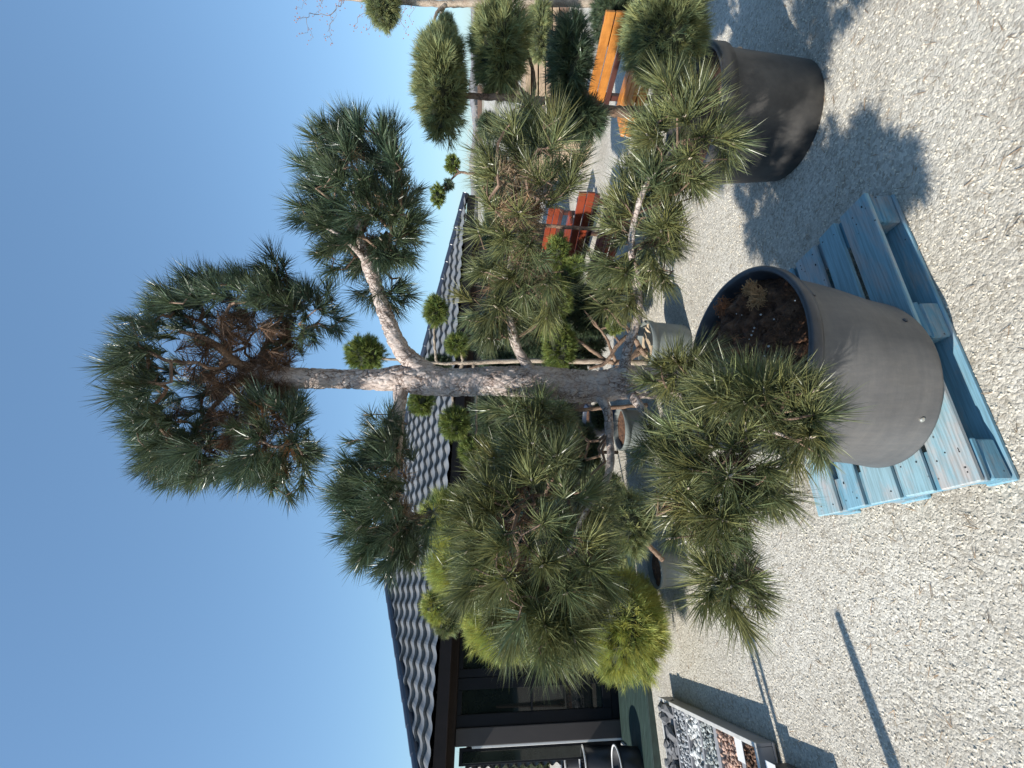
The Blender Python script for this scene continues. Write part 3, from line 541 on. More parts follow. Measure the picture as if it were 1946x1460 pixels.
# ---------------------------------------------------------------- pallet
pth = PAL_TH; pe = np.array([math.cos(pth), math.sin(pth), 0]); pn = np.array([-math.sin(pth), math.cos(pth), 0]); pz = np.array([0, 0, 1.])
po = np.array([-.31, 1.425, 0]); pal = empty('pallet', tuple(po), 'worn wooden pallet with faded sky-blue paint under the big grey pot', 'pallet')
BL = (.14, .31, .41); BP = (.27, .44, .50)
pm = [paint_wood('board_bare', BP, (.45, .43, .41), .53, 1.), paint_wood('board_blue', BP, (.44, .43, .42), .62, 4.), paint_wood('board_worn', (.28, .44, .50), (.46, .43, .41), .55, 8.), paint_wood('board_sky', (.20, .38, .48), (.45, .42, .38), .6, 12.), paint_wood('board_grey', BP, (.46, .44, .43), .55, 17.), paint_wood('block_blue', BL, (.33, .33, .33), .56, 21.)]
def pbox(mb, s0, s1, n0, n1, z0, z1, bev=.004, jit=.0015):
    c = po + pe * (s0 + s1) / 2 + pn * (n0 + n1) / 2 + pz * (z0 + z1) / 2; mb.box(c, (s1 - s0, n1 - n0, z1 - z0), (pe, pn, pz), bev, jit); return mb
for i, (a, b) in enumerate(((0, .145), (.178, .292), (.325, .470), (.505, .605), (.655, .80))):
    tag(pbox(MB(), 0 + rng.uniform(-.004, .004), 1.2 + rng.uniform(-.004, .004), a, b, .122, .144).build('top_board', pm[i], pal), label=['greyish bare top board at the front', 'pale blue top board', 'pinkish worn top board', 'sky-blue top board', 'pale grey top board at the back'][i])
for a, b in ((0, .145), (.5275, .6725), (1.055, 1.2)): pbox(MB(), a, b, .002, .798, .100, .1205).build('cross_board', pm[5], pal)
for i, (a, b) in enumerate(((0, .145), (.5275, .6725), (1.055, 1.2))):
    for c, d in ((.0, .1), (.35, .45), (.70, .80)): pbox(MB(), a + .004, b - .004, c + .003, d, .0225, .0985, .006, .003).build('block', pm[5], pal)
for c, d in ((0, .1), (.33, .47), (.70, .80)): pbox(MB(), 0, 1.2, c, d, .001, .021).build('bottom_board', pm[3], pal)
for i in range(40):
    s_ = rng.choice([.04, .11, .57, .63, 1.10, 1.16]) + rng.normal(0, .006); n0 = rng.choice([.03, .08, .12, .2, .27, .35, .44, .53, .58, .68, .76]); c = po + pe * s_ + pn * n0 + pz * .1445
    MB().tube([c - pz * .002, c + pz * .0006], .0032, 6).build('nail', M['black'], pal)

# ---------------------------------------------------------------- generic pot / nursery pine builders
def simple_pot(name, c, r, h, mt, label, soil_m='soil', taper=.84, group=None, rimw=.05, tilt=None, cat='plant pot', plant=True, gravel=False, rimm=None):
    o = empty(name, tuple(c), label, cat, group); c = np.asarray(c, float)
    mb = MB(); prof = [(0, 0), (r * taper * .97, 0), (r * taper, .01)] + [(r * (taper + (1 - taper) * t), h * t) for t in (.2, .4, .6, .8)] + [(r * .985, h * .86), (r * 1.0, h * .87)]
    mb.lathe(prof, c, None, 44).build('pot_body', mt, o, True)
    mb = MB(); mb.lathe([(r * .985, h * .86), (r * 1.04, h * .865), (r * 1.05, h * .99), (r * 1.035, h), (r * .97, h), (r * .95, h * .985), (r * .93, h * .72)], c, None, 44).build('pot_rim', rimm or mt, o, True)
    V_ = []; F_ = []; n = 26; rings_ = [0.02, .25, .5, .7, .85, 1]
    for q in rings_:
        for k in range(n):
            t = 2 * math.pi * k / n; x, y = q * r * .94 * math.cos(t), q * r * .94 * math.sin(t)
            V_.append((c[0] + x, c[1] + y, c[2] + h * .87 + .03 * noise.noise(Vector((x * 14, y * 14, h))) * (1 - q * .5)))
    F_ = [(i * n + k, i * n + (k + 1) % n, (i + 1) * n + (k + 1) % n, (i + 1) * n + k) for i in range(len(rings_) - 1) for k in range(n)]
    mb = MB(); mb.add(V_, F_).build('soil', M[soil_m], o, True)
    return o
def fur(tree, c, R, n_needles, L, mt, width=.003, per=14, spread=.65, lump=.30, up=.15, name='foliage_pad', core=True):
    """dense clipped pad: short shoots standing out all over a lumpy ellipsoid"""
    nt = n_needles // per; u = unit(rng.normal(size=(nt, 3))); off = rng.uniform(0, 50)
    lum = np.array([noise.noise(Vector(v * 2.2) + Vector((off, 0, 0))) + .5 * noise.noise(Vector(v * 5) + Vector((0, off, 0))) for v in u])
    rr = rng.uniform(.62, 1.0, nt) ** .5 * (1 + lump * lum); Rv = np.array(R); tips = np.asarray(c) + u * rr[:, None] * (Rv - L * .55)
    dirs = unit(u / Rv * Rv.mean()) + (0, 0, up) + rng.normal(0, .25, (nt, 3))
    f = add_needles(name, tree, M[mt], tips, dirs, per, L, width, spread, .03, .12)
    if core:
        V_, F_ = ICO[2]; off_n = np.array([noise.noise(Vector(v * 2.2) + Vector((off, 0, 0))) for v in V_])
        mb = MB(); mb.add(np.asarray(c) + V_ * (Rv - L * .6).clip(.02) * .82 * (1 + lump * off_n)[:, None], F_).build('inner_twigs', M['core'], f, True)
    return f
def pxr(p, d): return p * d / FPX
def nursery(label, base, trunkP, pads, mt='needle_soft', bark='bark_brown', L=.05, name='pine_tree', dens=1.0, group=None, wid=.0026, per=14):
    """pads: (x, y, depth, rV px, rU px[, mt])  ; trunkP: list of polylines (x,y,d,r)"""
    t = empty(name, tuple(base), label, 'pine tree', group)
    for i, P in enumerate(trunkP):
        Q = px_path(P); mb = MB(); mb.tube(Q[:, :3] + rng.normal(0, .002, (len(Q), 3)), Q[:, 3], 12); mb.build('trunk' if i == 0 else 'branch', M[bark], t, True)
    for p_ in pads:
        x, y, d, rv, ru = p_[:5]; c = at(x, y, d); a, b = pxr(ru, d), pxr(rv, d); R = (a, (a + b) / 2, b); area = (a * b + a * R[1] + b * R[1])
        n = int(max(700, min(34000, area * 110000 * dens * (.05 / L) * (.003 / wid))))
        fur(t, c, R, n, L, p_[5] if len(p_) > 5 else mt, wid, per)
    return t
# pot on the right with a cloud-pruned pine
pc2 = gnd(1487, 208); pc2 = np.array([1.47, 2.60, 0.])
simple_pot('plant_pot', pc2, .345, .56, M['pot_dark'], 'dusty black plastic pot on the gravel to the right of the blue pallet', taper=.88)
nursery('cloud-pruned pine with soft green rounded pads, growing from the dusty black pot on the right', (pc2[0], pc2[1], .48),
        [[(1385, 175, 2.58, .030), (1300, 205, 2.58, .028), (1200, 213, 2.58, .028), (1130, 208, 2.56, .026), (1060, 195, 2.54, .020), (1005, 190, 2.52, .020), (950, 185, 2.50, .017), (900, 183, 2.5, .015), (860, 175, 2.5, .010)],
         [(1010, 190, 2.52, .015), (985, 165, 2.52, .011), (965, 130, 2.52, .009)], [(1140, 207, 2.56, .016), (1110, 175, 2.5, .013), (1090, 140, 2.48, .008)], [(1012, 190, 2.52, .012), (1015, 150, 2.55, .010), (1000, 90, 2.58, .008)],
         [(1240, 210, 2.58, .015), (1250, 150, 2.5, .012), (1255, 90, 2.42, .01)], [(1010, 192, 2.52, .01), (985, 220, 2.52, .007), (960, 240, 2.52, .004)]],
        [(838, 165, 2.52, 60, 104), (950, 88, 2.5, 64, 96), (1082, 112, 2.5, 50, 90, 'needle_blue'), (1262, 66, 2.38, 88, 96), (1100, 225, 2.6, 62, 48, 'needle_blue'), (836, 92, 2.6, 50, 44)], 'needle_soft', L=.07, dens=1.25)
mb = MB(); q = px_path([(1405, 95, 2.55, .018), (1385, 140, 2.5, .02), (1372, 175, 2.47, .016)]); mb.tube(q[:, :3], q[:, 3], 10)
tag(mb.build('cut_branch', M['timber'], None, True), 'pale cut stick lying in the dusty black pot on the right', 'stick')

# thin-stemmed tree at the right edge
t = nursery('slim grey-stemmed pine at the right edge of the yard behind the cloud-pruned pine', gnd(1180, 5),
        [[(1200, 2, 4.3, .035), (1140, 6, 4.3, .034), (1000, 4, 4.3, .032), (900, 6, 4.3, .03), (850, 8, 4.3, .028), (760, 4, 4.3, .022), (600, -8, 4.3, .015)],
         [(850, 8, 4.3, .02), (832, 22, 4.25, .014), (825, 40, 4.2, .012), (822, 60, 4.15, .008)], [(845, 10, 4.3, .016), (838, 30, 4.3, .012), (842, 60, 4.3, .007)]],
        [(728, 12, 4.2, 38, 45), (848, 50, 4.3, 22, 26, 'needle_blue'), (1165, 25, 4.0, 48, 60, 'needle_blue'), (1025, 60, 4.2, 28, 60)], 'needle_soft', bark='bark_pale', L=.06)
# bare twiggy shrub with pinkish buds behind it
sh = empty('bare_shrub', tuple(gnd(1060, -40)), 'leafless thin-twigged shrub with tiny pinkish buds at the top right corner', 'shrub')
tips = np.array([at(rng.uniform(560, 790), rng.uniform(-150, 95) * (.55 + .45 * rng.random()), rng.uniform(6.0, 6.8)) for _ in range(150)])
rp_ = spline(np.array([gnd(1060, -60) + (0, 0, 0), at(900, -70, 6.4), at(760, -60, 6.4), at(700, -50, 6.4)]), 12)
grow(rp_, tips, r_tip=.0016, kink=.12, n=4).build('stems', M['twig'], sh)
mb = MB()
for p_ in np.repeat(tips, 3, 0) + rng.normal(0, .03, (450, 3)): mb.ico(p_, .0075, 0)
tag(mb.build('buds', M['bud'], sh), kind='stuff')

# ---------------------------------------------------------------- cabin
O = gnd(1190, 1388); ce = unit(np.array([2012 / 920, 1, 0])); cn = np.array([-ce[1], ce[0], 0]); KS = -.04
def cl(s, n, z): return O + ce * s + cn * n + np.array([0, 0, z + KS * s])
cab = empty('cabin', tuple(O), 'low dark brown garden cabin with glass doors and a grey tiled hip roof', 'cabin')
CA = np.array([ce + (0, 0, KS), cn, (0, 0, 1.)])
def cbox(mb, s0, s1, n0, n1, z0, z1, bev=.004):
    c = cl((s0 + s1) / 2, (n0 + n1) / 2, (z0 + z1) / 2); mb.box(c, (s1 - s0, n1 - n0, z1 - z0), CA, bev); return mb
EN, RNn, EZ, RZ = -.35, 1.75, 2.17, 3.14; Lf, Rt, RL, RR = -.58, 7.9, 1.70, 4.35; W2 = 2 * RNn - EN
def roof_face(P00, P10, P11, P01, nu, name='roof'):
    pass
def tiled(name, e0, e1, r0, r1, parent, along=.22, rows=9):
    """e0-e1 eave, r0-r1 ridge: wavy stepped metal tiles"""
    e0, e1, r0, r1 = map(np.asarray, (e0, e1, r0, r1)); Le = np.linalg.norm(e1 - e0); u = (e1 - e0) / Le
    mid = (r0 + r1) / 2; w = mid - e0; w = w - u * (w @ u); Hh = np.linalg.norm(w); w /= Hh; nn = np.cross(u, w); nn *= 1 if nn[2] > 0 else -1
    a0, a1 = (r0 - e0) @ u, (r1 - e0) @ u; V_ = []; F_ = []; nu = int(Le / along * 8); sub = (0, .33, .7, 1.0)
    rws = []
    for r in range(rows):
        for k, f in enumerate(sub): rws.append((r + f, f))
    for t, f in rws:
        tt = min(t / rows, 1); x0, x1 = a0 * tt, Le + (a1 - Le) * tt
        for i in range(nu + 1):
            x = i / nu * Le; x = min(max(x, x0), x1); ph = x / along * 2 * math.pi
            wave = .5 + .5 * math.cos(ph) ; wave = wave ** 1.4; off = .032 * wave + .046 * (1 - f) 
            scal = .05 * (math.cos(ph)) * (1 if f in (0.,) else 0)
            V_.append(e0 + u * x + w * (tt * Hh - .028 * wave * (1 - f)) + nn * off)
    m_ = nu + 1
    for r in range(len(rws) - 1):
        for i in range(nu): F_.append((r * m_ + i, r * m_ + i + 1, (r + 1) * m_ + i + 1, (r + 1) * m_ + i))
    mb = MB(); mb.add(V_, F_); return mb.build(name, M['tile'], parent, False)
E0, E1, E2, E3 = cl(Lf, EN, EZ), cl(Rt, EN, EZ), cl(Rt, W2, EZ), cl(Lf, W2, EZ); G0, G1 = cl(RL, RNn, RZ), cl(RR, RNn, RZ)
roof = tiled('roof', E0, E1, G0, G1, cab)
tiled('roof_slope', E1, E2, G1, G1, roof); tiled('roof_slope', E2, E3, G1, G0, roof); tiled('roof_slope', E3, E0, G0, G0, roof)
up_ = np.array([0, 0, .045])
for a, b in ((E0, G0), (G0, G1), (G1, E1), (G1, E2), (G0, E3)):
    mb = MB(); k = max(4, int(np.linalg.norm(b - a) / .3)); P = [a + up_ + (b - a) * i / k for i in range(k + 1)]
    rr_ = []; PP = []
    for i in range(k): PP += [P[i], P[i] + (P[i + 1] - P[i]) * .97]; rr_ += [.062, .056]
    mb.tube(PP + [P[-1]], rr_ + [.062], 12); mb.build('ridge_cap', M['cap'], roof, False)
mb = MB(); cbox(mb, Lf + .06, Rt - .06, EN + .06, W2 - .06, 2.155, 2.185); mb.build('soffit', M['fascia'], cab)
mb = MB(); cbox(mb, Lf + .02, Rt - .02, EN + .01, EN + .05, 2.05, 2.186); cbox(mb, Lf - .0, Lf + .04, EN + .02, W2, 2.05, 2.186); mb.build('fascia', M['fascia'], cab)
mb = MB(); cbox(mb, -.45, Rt - .3, -.045, .12, 1.97, 2.15, .006); mb.build('header_beam', M['fascia'], cab)
# corner post with its white edge
mb = MB(); cbox(mb, -.055, .115, -.06, .09, .0, 1.968, .006); mb.build('corner_post', M['post'], cab)
mb = MB(); cbox(mb, -.080, -.0565, -.050, .05, .02, 1.78, .003); mb.build('white_edge_trim', M['trim'], cab)
mb = MB(); cbox(mb, -.25, -.088, .02, .06, .05, 1.92, .003); mb.build('door_leaf', M['frame'], cab)
mb = MB(); cbox(mb, -.225, -.12, .010, .0185, .5, 1.88, .002); mb.build('door_panel', M['glass'], cab)
# glass fronts
def window(s0, s1, z0=.16, z1=1.968, fr=.10, rail=None, handle=False):
    mb = MB(); cbox(mb, s0, s0 + fr, -.03, .05, z0, z1); cbox(mb, s1 - fr, s1, -.03, .05, z0, z1); cbox(mb, s0 + fr, s1 - fr, -.028, .048, z0, z0 + .1); cbox(mb, s0 + fr, s1 - fr, -.028, .048, z1 - .055, z1)
    f = mb.build('window', M['frame'], cab); g = MB(); cbox(g, s0 + fr - .004, s1 - fr + .004, .0, .01, z0 + .096, z1 - .051, 0).build('pane', M['glass'], f)
    if handle:
        h = MB(); a = cl((s0 + s1) / 2 + .0, -.035, 1.12); h.beam(cl(s0 + fr + .01, -.03, 1.10), cl(s1 - fr - .01, -.03, 1.10), .008, .02, bev=.002); h.build('glazing_bar', M['frame'], f)
    return f
window(.117, .60, fr=.12, handle=True)
window(.604, 1.72, fr=.085)
for a, b in ((1.724, 2.85), (2.854, 3.95), (4.6, 5.7)): window(a, b, fr=.085)
mb = MB(); cbox(mb, 3.954, 4.596, -.02, .08, .0, 1.968); mb.build('wall', M['wall'], cab); mb = MB(); cbox(mb, 5.704, 7.5, -.02, .08, .0, 1.968); mb.build('wall', M['wall'], cab)
mb = MB(); cbox(mb, .117, 3.953, -.02, .09, -.05, .158); mb.build('sill', M['frame'], cab); mb = MB(); cbox(mb, 4.597, 5.703, -.018, .09, -.2, .158); mb.build('sill', M['frame'], cab)
mb = MB(); cbox(mb, -.05, 7.5, 3.4, 3.48, -.1, 2.15); mb.build('wall', M['wall'], cab)
mb = MB(); cbox(mb, 7.42, 7.5, .081, 3.39, -.2, 2.15); mb.build('wall', M['wall'], cab)
mb = MB(); cbox(mb, -.05, .03, .5, 3.39, -.1, 2.15); mb.build('wall', M['wall'], cab)
mb = MB(); cbox(mb, .1, 7.4, .1, 3.39, .0, .02); mb.build('floor', M['wall'], cab)
# terrace: pale slab, green deck, corrugated screen
mb = MB(); cbox(mb, -.24, -.085, -.28, -.09, -.02, .10, .01); mb.build('footing', M['concrete'], cab)
dk = empty('deck', tuple(cl(0, -.6, 0)), 'dark green painted low wooden deck in front of the cabin glass doors', 'deck')
for i in range(7):
    mb = MB(); n0 = -1.12 + i * .152; cbox(mb, -.14, 6.5, n0, n0 + .149, .05, .078, .003).build('deck_board', M['deck'], dk)
mb = MB(); cbox(mb, -.138, 6.49, -1.14, -1.123, -.25, .074, .003).build('deck_skirt', M['deck'], dk)
mb = MB(); cbox(mb, -.135, -.12, -1.12, -.06, -.02, .048, .003).build('deck_end', M['deck'], dk)
# corrugated screen behind the terrace
V_ = []; F_ = []; n = 120
for i in range(n + 1):
    z = i / n * 1.75 + .1
    for s_ in (0, 1): V_.append(cl(-.42 + .012 * s_ + .05 * math.cos(z / .105 * 2 * math.pi) * .35, .6 + s_ * 2.3, z))
F_ = [(2 * i, 2 * i + 1, 2 * i + 3, 2 * i + 2) for i in range(n)]
mb = MB(); mb.add(V_, F_); tag(mb.build('corrugated_screen', M['corr']), 'ridged metal sheet closing the side of the cabin terrace', 'metal screen')
# far posts of the terrace roof
mb = MB(); cbox(mb, Lf + .1, Lf + .2, W2 - .5, W2 - .4, 0, 2.15); mb.build('roof_post', M['fascia'], cab)
# black barrels on the terrace
for (x, y, d, r, h, lb) in ((1068, 1448, 6.0, .19, .65, 'tall black tub with a pale rim on the terrace, furthest back'), (1106, 1452, 5.5, .19, .5, 'black tub with a pale rim on the terrace, middle one'), (1172, 1462, 4.9, .2, .30, 'low black tub with a pale rim on the terrace, nearest')):
    c = at(x, y, d); hz = c[2]; c[2] = 0
    o = empty('tub', tuple(c), lb, 'tub', 'black tubs on the cabin terrace'); MB().lathe([(0, 0), (r * .8, 0), (r * .85, .02), (r, hz * .97), (r * .96, hz * .97), (r * .9, hz * .8), (0, hz * .78)], c, None, 36).build('tub_body', M['black'], o, True)
    MB().lathe([(r, hz * .968), (r * 1.03, hz * .972), (r * 1.03, hz), (r * .95, hz), (r * .95, hz * .97)], c, None, 36).build('tub_rim', M['trim'], o, True)
mb = MB(); b0 = at(1210, 1470, 4.9); tag(mb.beam(gnd(1226, 1412) + (0, 0, .03), gnd(1226, 1500) + (0, 0, .03), .05, .06).build('timber_edging', M['timber_brown']), 'dark timber edging along the gravel beside the terrace', 'edging')

# hedge beyond the terrace
def hedge(name, c, R, n, L, mt, label, cat, tc=(.7, 1.2), kind=None):
    o = empty(name, (c[0], c[1], 0), label, cat); u = rng.uniform(-1, 1, (n, 3)); p_ = np.asarray(c) + u * R
    add_needles('leaves', o, M[mt], p_, rng.normal(size=(n, 3)) + (0, 0, .3), 8, L, L * .28, 1.3, tcol=tc); MB().box(c, np.array(R) * 1.75, None, .1).build('stems', M['core'], o); return o
hc = at(1010, 1440, 11.5); hedge('hedge', (hc[0] - .8, hc[1], .62), (2.0, .35, .66), 2600, .09, 'hedge', 'clipped olive green hedge beyond the cabin terrace', 'hedge')

# ---------------------------------------------------------------- distance
def far_wood(y0, x0, x1, h, name='far_woods'):
    nx = 260; V_ = []; F_ = []
    for i in range(nx + 1):
        x = x0 + (x1 - x0) * i / nx; top = h * (.62 + .28 * noise.fractal(Vector((x * .04, 0, y0)), 1, 2, 4) + .14 * noise.noise(Vector((x * .4, 2, y0))))
        for j, (dy, z) in enumerate(((0, -1), (-3, top * .5), (0, top), (9, top * .9), (16, -1))): V_.append((x, y0 + dy + noise.noise(Vector((x * .3, j, 0))) * 3, z))
    for i in range(nx):
        for j in range(4): F_.append((i * 5 + j, (i + 1) * 5 + j, (i + 1) * 5 + j + 1, i * 5 + j + 1))
    mb = MB(); mb.add(V_, F_); return tag(mb.build(name, M['far'], None, True), kind='stuff')
far_wood(260, -330, 330, 5.5)
# bare trees in the distance (thin twigs)
for k, (x, y, h_, lb) in enumerate(((893, 300, 2.6, 'small bare tree far off at the field edge between two pads'), (893, 232, 2.4, 'bare twiggy tree far off behind the timber gate'), (893, 1452, 3.0, 'bare tree far beyond the terrace hedge'))):
    d = 30.; b = at(x, y, d); b[2] = 0; o = empty('bare_tree', tuple(b), lb, 'tree', 'bare trees at the edge of the field')
    q = b + np.array([0, 0, 1]) * np.linspace(0, h_ * .5, 8)[:, None]; MB().tube(q, np.linspace(.06, .03, 8), 6).build('trunk', M['twig_pale'], o)
    tp = b + np.array([0, 0, h_ * .62]) + unit(rng.normal(size=(160, 3))) * rng.uniform(.4, 1, (160, 1)) * np.array([1.3, .8, h_ * .42]); grow(q, tp, .006, .1, n=3).build('crown', M['twig_pale'], o)
nx = 120; V_ = []; F_ = []
for i in range(nx + 1):
    x = -16 + 40 * i / nx
    for j in range(14):
        z = -.1 + 4.6 * j / 13 * (1 + .18 * noise.noise(Vector((x * .5, 0, 3)))); V_.append((x, -13 + .7 * noise.fractal(Vector((x * .9, z * .9, 0)), 1, 2, 5) + (0 if j < 13 else -1.2), z))
for i in range(nx):
    for j in range(13): F_.append((i * 14 + j, (i + 1) * 14 + j, (i + 1) * 14 + j + 1, i * 14 + j + 1))
mb = MB(); mb.add(V_, F_); tag(mb.build('hedge', M['treeline'], None, True), 'tall dark green hedge mirrored in the cabin glass', 'hedge')
# thin pole
pb = at(900, 375, 14); pb[2] = 0; mb = MB(); mb.tube([pb, pb + (0, 0, 2.05)], .02, 8); tag(mb.build('pole', M['timber_brown']), 'thin upright pole seen just past the right end of the cabin roof', 'pole')

# ---------------------------------------------------------------- nursery plants behind
# yellow-green cloud pine on the left
py_ = at(1262, 1165, 4.3); py_ = gnd(1240, 1160)
simple_pot('plant_pot', py_, .27, .30, M['pot'], 'grey pot under the yellow-green pine on the left', group=None)
nursery('yellow-green pine with big rounded pads in front of the cabin doors', (py_[0], py_[1], .25),
        [[(1215, 1160, 4.35, .035), (1150, 1150, 4.35, .03), (1080, 1120, 4.35, .026), (980, 1100, 4.35, .02), (880, 1060, 4.35, .012)], [(1120, 1140, 4.35, .02), (1060, 1180, 4.3, .014), (980, 1200, 4.3, .01)]],
        [(850, 985, 4.3, 56, 60), (872, 1070, 4.3, 64, 66), (968, 1182, 4.3, 92, 68), (1085, 1160, 4.4, 95, 88), (1170, 1180, 4.1, 98, 106), (935, 1110, 4.5, 72, 62)], 'needle_yellow', L=.13, dens=1.9, wid=.0036)
pg = gnd(1285, 1075); simple_pot('plant_pot', gnd(1298, 1080), .15, .25, M['pot_green'], 'small grey pot of brown soil under the dark green pine beside the yellow-green one')
nursery('mid-green bushy pine between the yellow-green pine and the big trunk', (*gnd(1298, 1080)[:2], .2), [[(1260, 1065, 3.85, .02), (1225, 1030, 3.85, .018), (1190, 1000, 3.85, .012)]],
        [(1190, 995, 3.8, 56, 72), (1150, 930, 3.9, 40, 45)], 'needle_soft', L=.09, wid=.0035)
# small tufted tree against the roof
nursery('small pine with three tufted pads in front of the cabin roof', gnd(1215, 1120), [[(1215, 1130, 5., .02), (1000, 1125, 5., .018), (870, 1150, 5., .012)]],
        [(826, 1150, 5., 30, 34, 'needle_yellow'), (850, 1185, 5., 30, 28), (858, 1130, 5.05, 36, 28), (832, 1172, 4.95, 20, 18, 'needle_yellow')], 'needle_soft', L=.085, wid=.004)
# tall thin pine behind the trunk
nursery('thin pale-stemmed pine directly behind the big trunk with small round pads above the roof line', gnd(1245, 690), [[(1230, 690, 4.0, .024), (1150, 688, 4., .022), (1000, 686, 4., .02), (880, 690, 4., .016), (830, 690, 4., .012), (700, 680, 4., .01)], [(830, 690, 4., .012), (826, 660, 4., .01), (825, 610, 4., .008)], [(880, 690, 4., .012), (875, 660, 4., .008)], [(880, 690, 4., .014), (862, 740, 4., .011), (860, 800, 4., .008)], [(900, 690, 4., .014), (905, 760, 4., .011), (905, 850, 4., .008)]],
        [(694, 672, 4., 42, 40), (828, 592, 4., 26, 36), (868, 655, 4., 26, 28), (865, 806, 3.9, 32, 38), (905, 860, 3.9, 38, 34), (800, 765, 4.1, 28, 30, 'needle_bright'), (835, 690, 4.1, 30, 22, 'needle_blue')], 'needle_bright', bark='bark_pale', L=.055, dens=1.1)
p4 = gnd(1300, 655); simple_pot('plant_pot', p4, .19, .34, M['pot_green'], 'grey-green slatted pot topped with fine gravel behind the big trunk', 'stone', taper=.86)
nursery('low bright green pine with gnarled stems growing from the grey-green slatted pot', (p4[0], p4[1], .3), [[(1230, 665, 3.95, .02), (1170, 690, 3.95, .018), (1130, 670, 3.95, .015), (1090, 640, 3.95, .01)], [(1170, 688, 3.95, .014), (1150, 640, 3.9, .01), (1120, 600, 3.9, .007)], [(1225, 675, 3.95, .022), (1200, 640, 3.9, .019), (1175, 655, 3.88, .017), (1150, 690, 3.9, .015), (1120, 700, 3.9, .011)], [(1200, 642, 3.9, .014), (1180, 610, 3.88, .011), (1140, 625, 3.9, .009), (1110, 590, 3.9, .006)], [(1215, 660, 3.9, .014), (1190, 690, 3.85, .011), (1160, 705, 3.85, .009), (1130, 740, 3.9, .006)], [(1180, 655, 3.88, .010), (1160, 625, 3.85, .008), (1150, 590, 3.85, .006), (1120, 560, 3.85, .004)]],
        [(1062, 655, 3.9, 36, 55), (1058, 570, 3.9, 34, 48), (1095, 505, 3.9, 22, 24), (1060, 480, 4.0, 26, 38), (1170, 618, 3.8, 20, 22), (1000, 620, 4.2, 62, 70, 'needle_blue'), (1120, 590, 4.3, 50, 60, 'needle_blue'), (1075, 720, 4.3, 50, 50, 'needle_blue'), (960, 700, 4.4, 50, 55, 'needle_blue')], 'needle_bright', L=.05, dens=1.1)
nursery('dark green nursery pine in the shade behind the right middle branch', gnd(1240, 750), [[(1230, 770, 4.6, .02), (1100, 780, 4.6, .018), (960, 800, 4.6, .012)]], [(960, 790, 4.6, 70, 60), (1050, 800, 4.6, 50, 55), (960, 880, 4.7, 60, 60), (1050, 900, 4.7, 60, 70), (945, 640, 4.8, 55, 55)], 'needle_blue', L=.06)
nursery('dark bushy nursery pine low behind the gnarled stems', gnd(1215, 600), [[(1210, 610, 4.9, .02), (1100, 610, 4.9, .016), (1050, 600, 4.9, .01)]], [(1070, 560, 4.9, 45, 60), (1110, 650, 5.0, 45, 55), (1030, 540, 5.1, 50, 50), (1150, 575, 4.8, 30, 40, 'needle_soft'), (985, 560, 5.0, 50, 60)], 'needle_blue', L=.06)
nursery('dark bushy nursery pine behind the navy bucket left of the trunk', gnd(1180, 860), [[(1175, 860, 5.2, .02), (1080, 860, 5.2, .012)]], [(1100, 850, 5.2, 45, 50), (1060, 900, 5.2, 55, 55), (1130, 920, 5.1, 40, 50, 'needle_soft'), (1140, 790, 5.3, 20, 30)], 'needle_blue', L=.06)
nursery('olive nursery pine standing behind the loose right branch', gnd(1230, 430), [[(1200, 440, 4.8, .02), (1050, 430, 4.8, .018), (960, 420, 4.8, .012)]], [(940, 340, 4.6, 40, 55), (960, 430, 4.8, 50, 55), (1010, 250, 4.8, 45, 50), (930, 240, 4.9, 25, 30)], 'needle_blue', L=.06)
# small pine with two pads far right of the roof
nursery('small distant pine with two tiny round pads past the end of the roof', (*at(900, 330, 9)[:2], 0), [[(1010, 330, 9, .03), (900, 330, 9, .025), (870, 330, 9, .02), (840, 365, 9, .015)], [(875, 330, 9, .02), (860, 312, 9, .012)]], [(860, 312, 9, 17, 20), (832, 372, 9, 16, 24), (852, 352, 9, 12, 14, 'needle_blue')], 'needle_bright', L=.09, wid=.008)
# grey pots on the gravel behind the trunk
simple_pot('plant_pot', gnd(1245, 815), .20, .36, M['pot_green'], 'grey pot with a pale stripe on the gravel left of the big trunk')
simple_pot('bucket', gnd(1175, 800), .20, .40, M['navy'], 'dark navy plastic bucket behind the grey pot left of the trunk', cat='bucket')
simple_pot('plant_pot', gnd(1330, 855), .15, .22, M['pot_green'], 'small grey pot half hidden by the lower left needles')

# ---------------------------------------------------------------- benches and timber at the right
def bench(A, B, mt, label, bh=.15, group='painted garden benches'):
    """A-B: ground line under the back board; the seat lies on the camera's side"""
    A = np.array([A[0], A[1], 0.]); B = np.array([B[0], B[1], 0.]); L_ = np.linalg.norm(B - A); u = (B - A) / L_; v = np.array([-u[1], u[0], 0]); v = v if v[1] < 0 else -v
    o = empty('bench', tuple((A + B) / 2), label, 'bench', group)
    z = lambda q: np.array([0, 0, q])
    for q_ in (-.042, .042): MB().beam(A + z(.66 + q_), B + z(.66 + q_), .032, bh * .5).build('backrest_board', mt, o)
    MB().beam(A + z(.555) + v * .02, B + z(.555) + v * .02, .03, .045).build('back_rail', M['steel'], o)
    for k in range(3): MB().beam(A + v * (.10 + .13 * k) + z(.45), B + v * (.10 + .13 * k) + z(.45), .11, .034).build('seat_board', mt, o)
    MB().beam(A + v * .40 + z(.385), B + v * .40 + z(.385), .03, .07).build('front_rail', mt, o)
    for t_ in (.1, .9):
        c = A + (B - A) * t_
        MB().beam(c + z(0), c + z(.74) - v * .018, .05, .05, upv=u).build('leg', M['steel'], o); MB().beam(c + v * .36, c + v * .36 + z(.42), .05, .05, upv=u).build('leg', M['steel'], o)
        MB().beam(c + z(.41), c + v * .40 + z(.41), .045, .035).build('bearer', M['steel'], o); MB().beam(c + v * .03 + z(.12), c + v * .33 + z(.38), .03, .03, upv=u).build('brace', M['steel'], o)
    return o
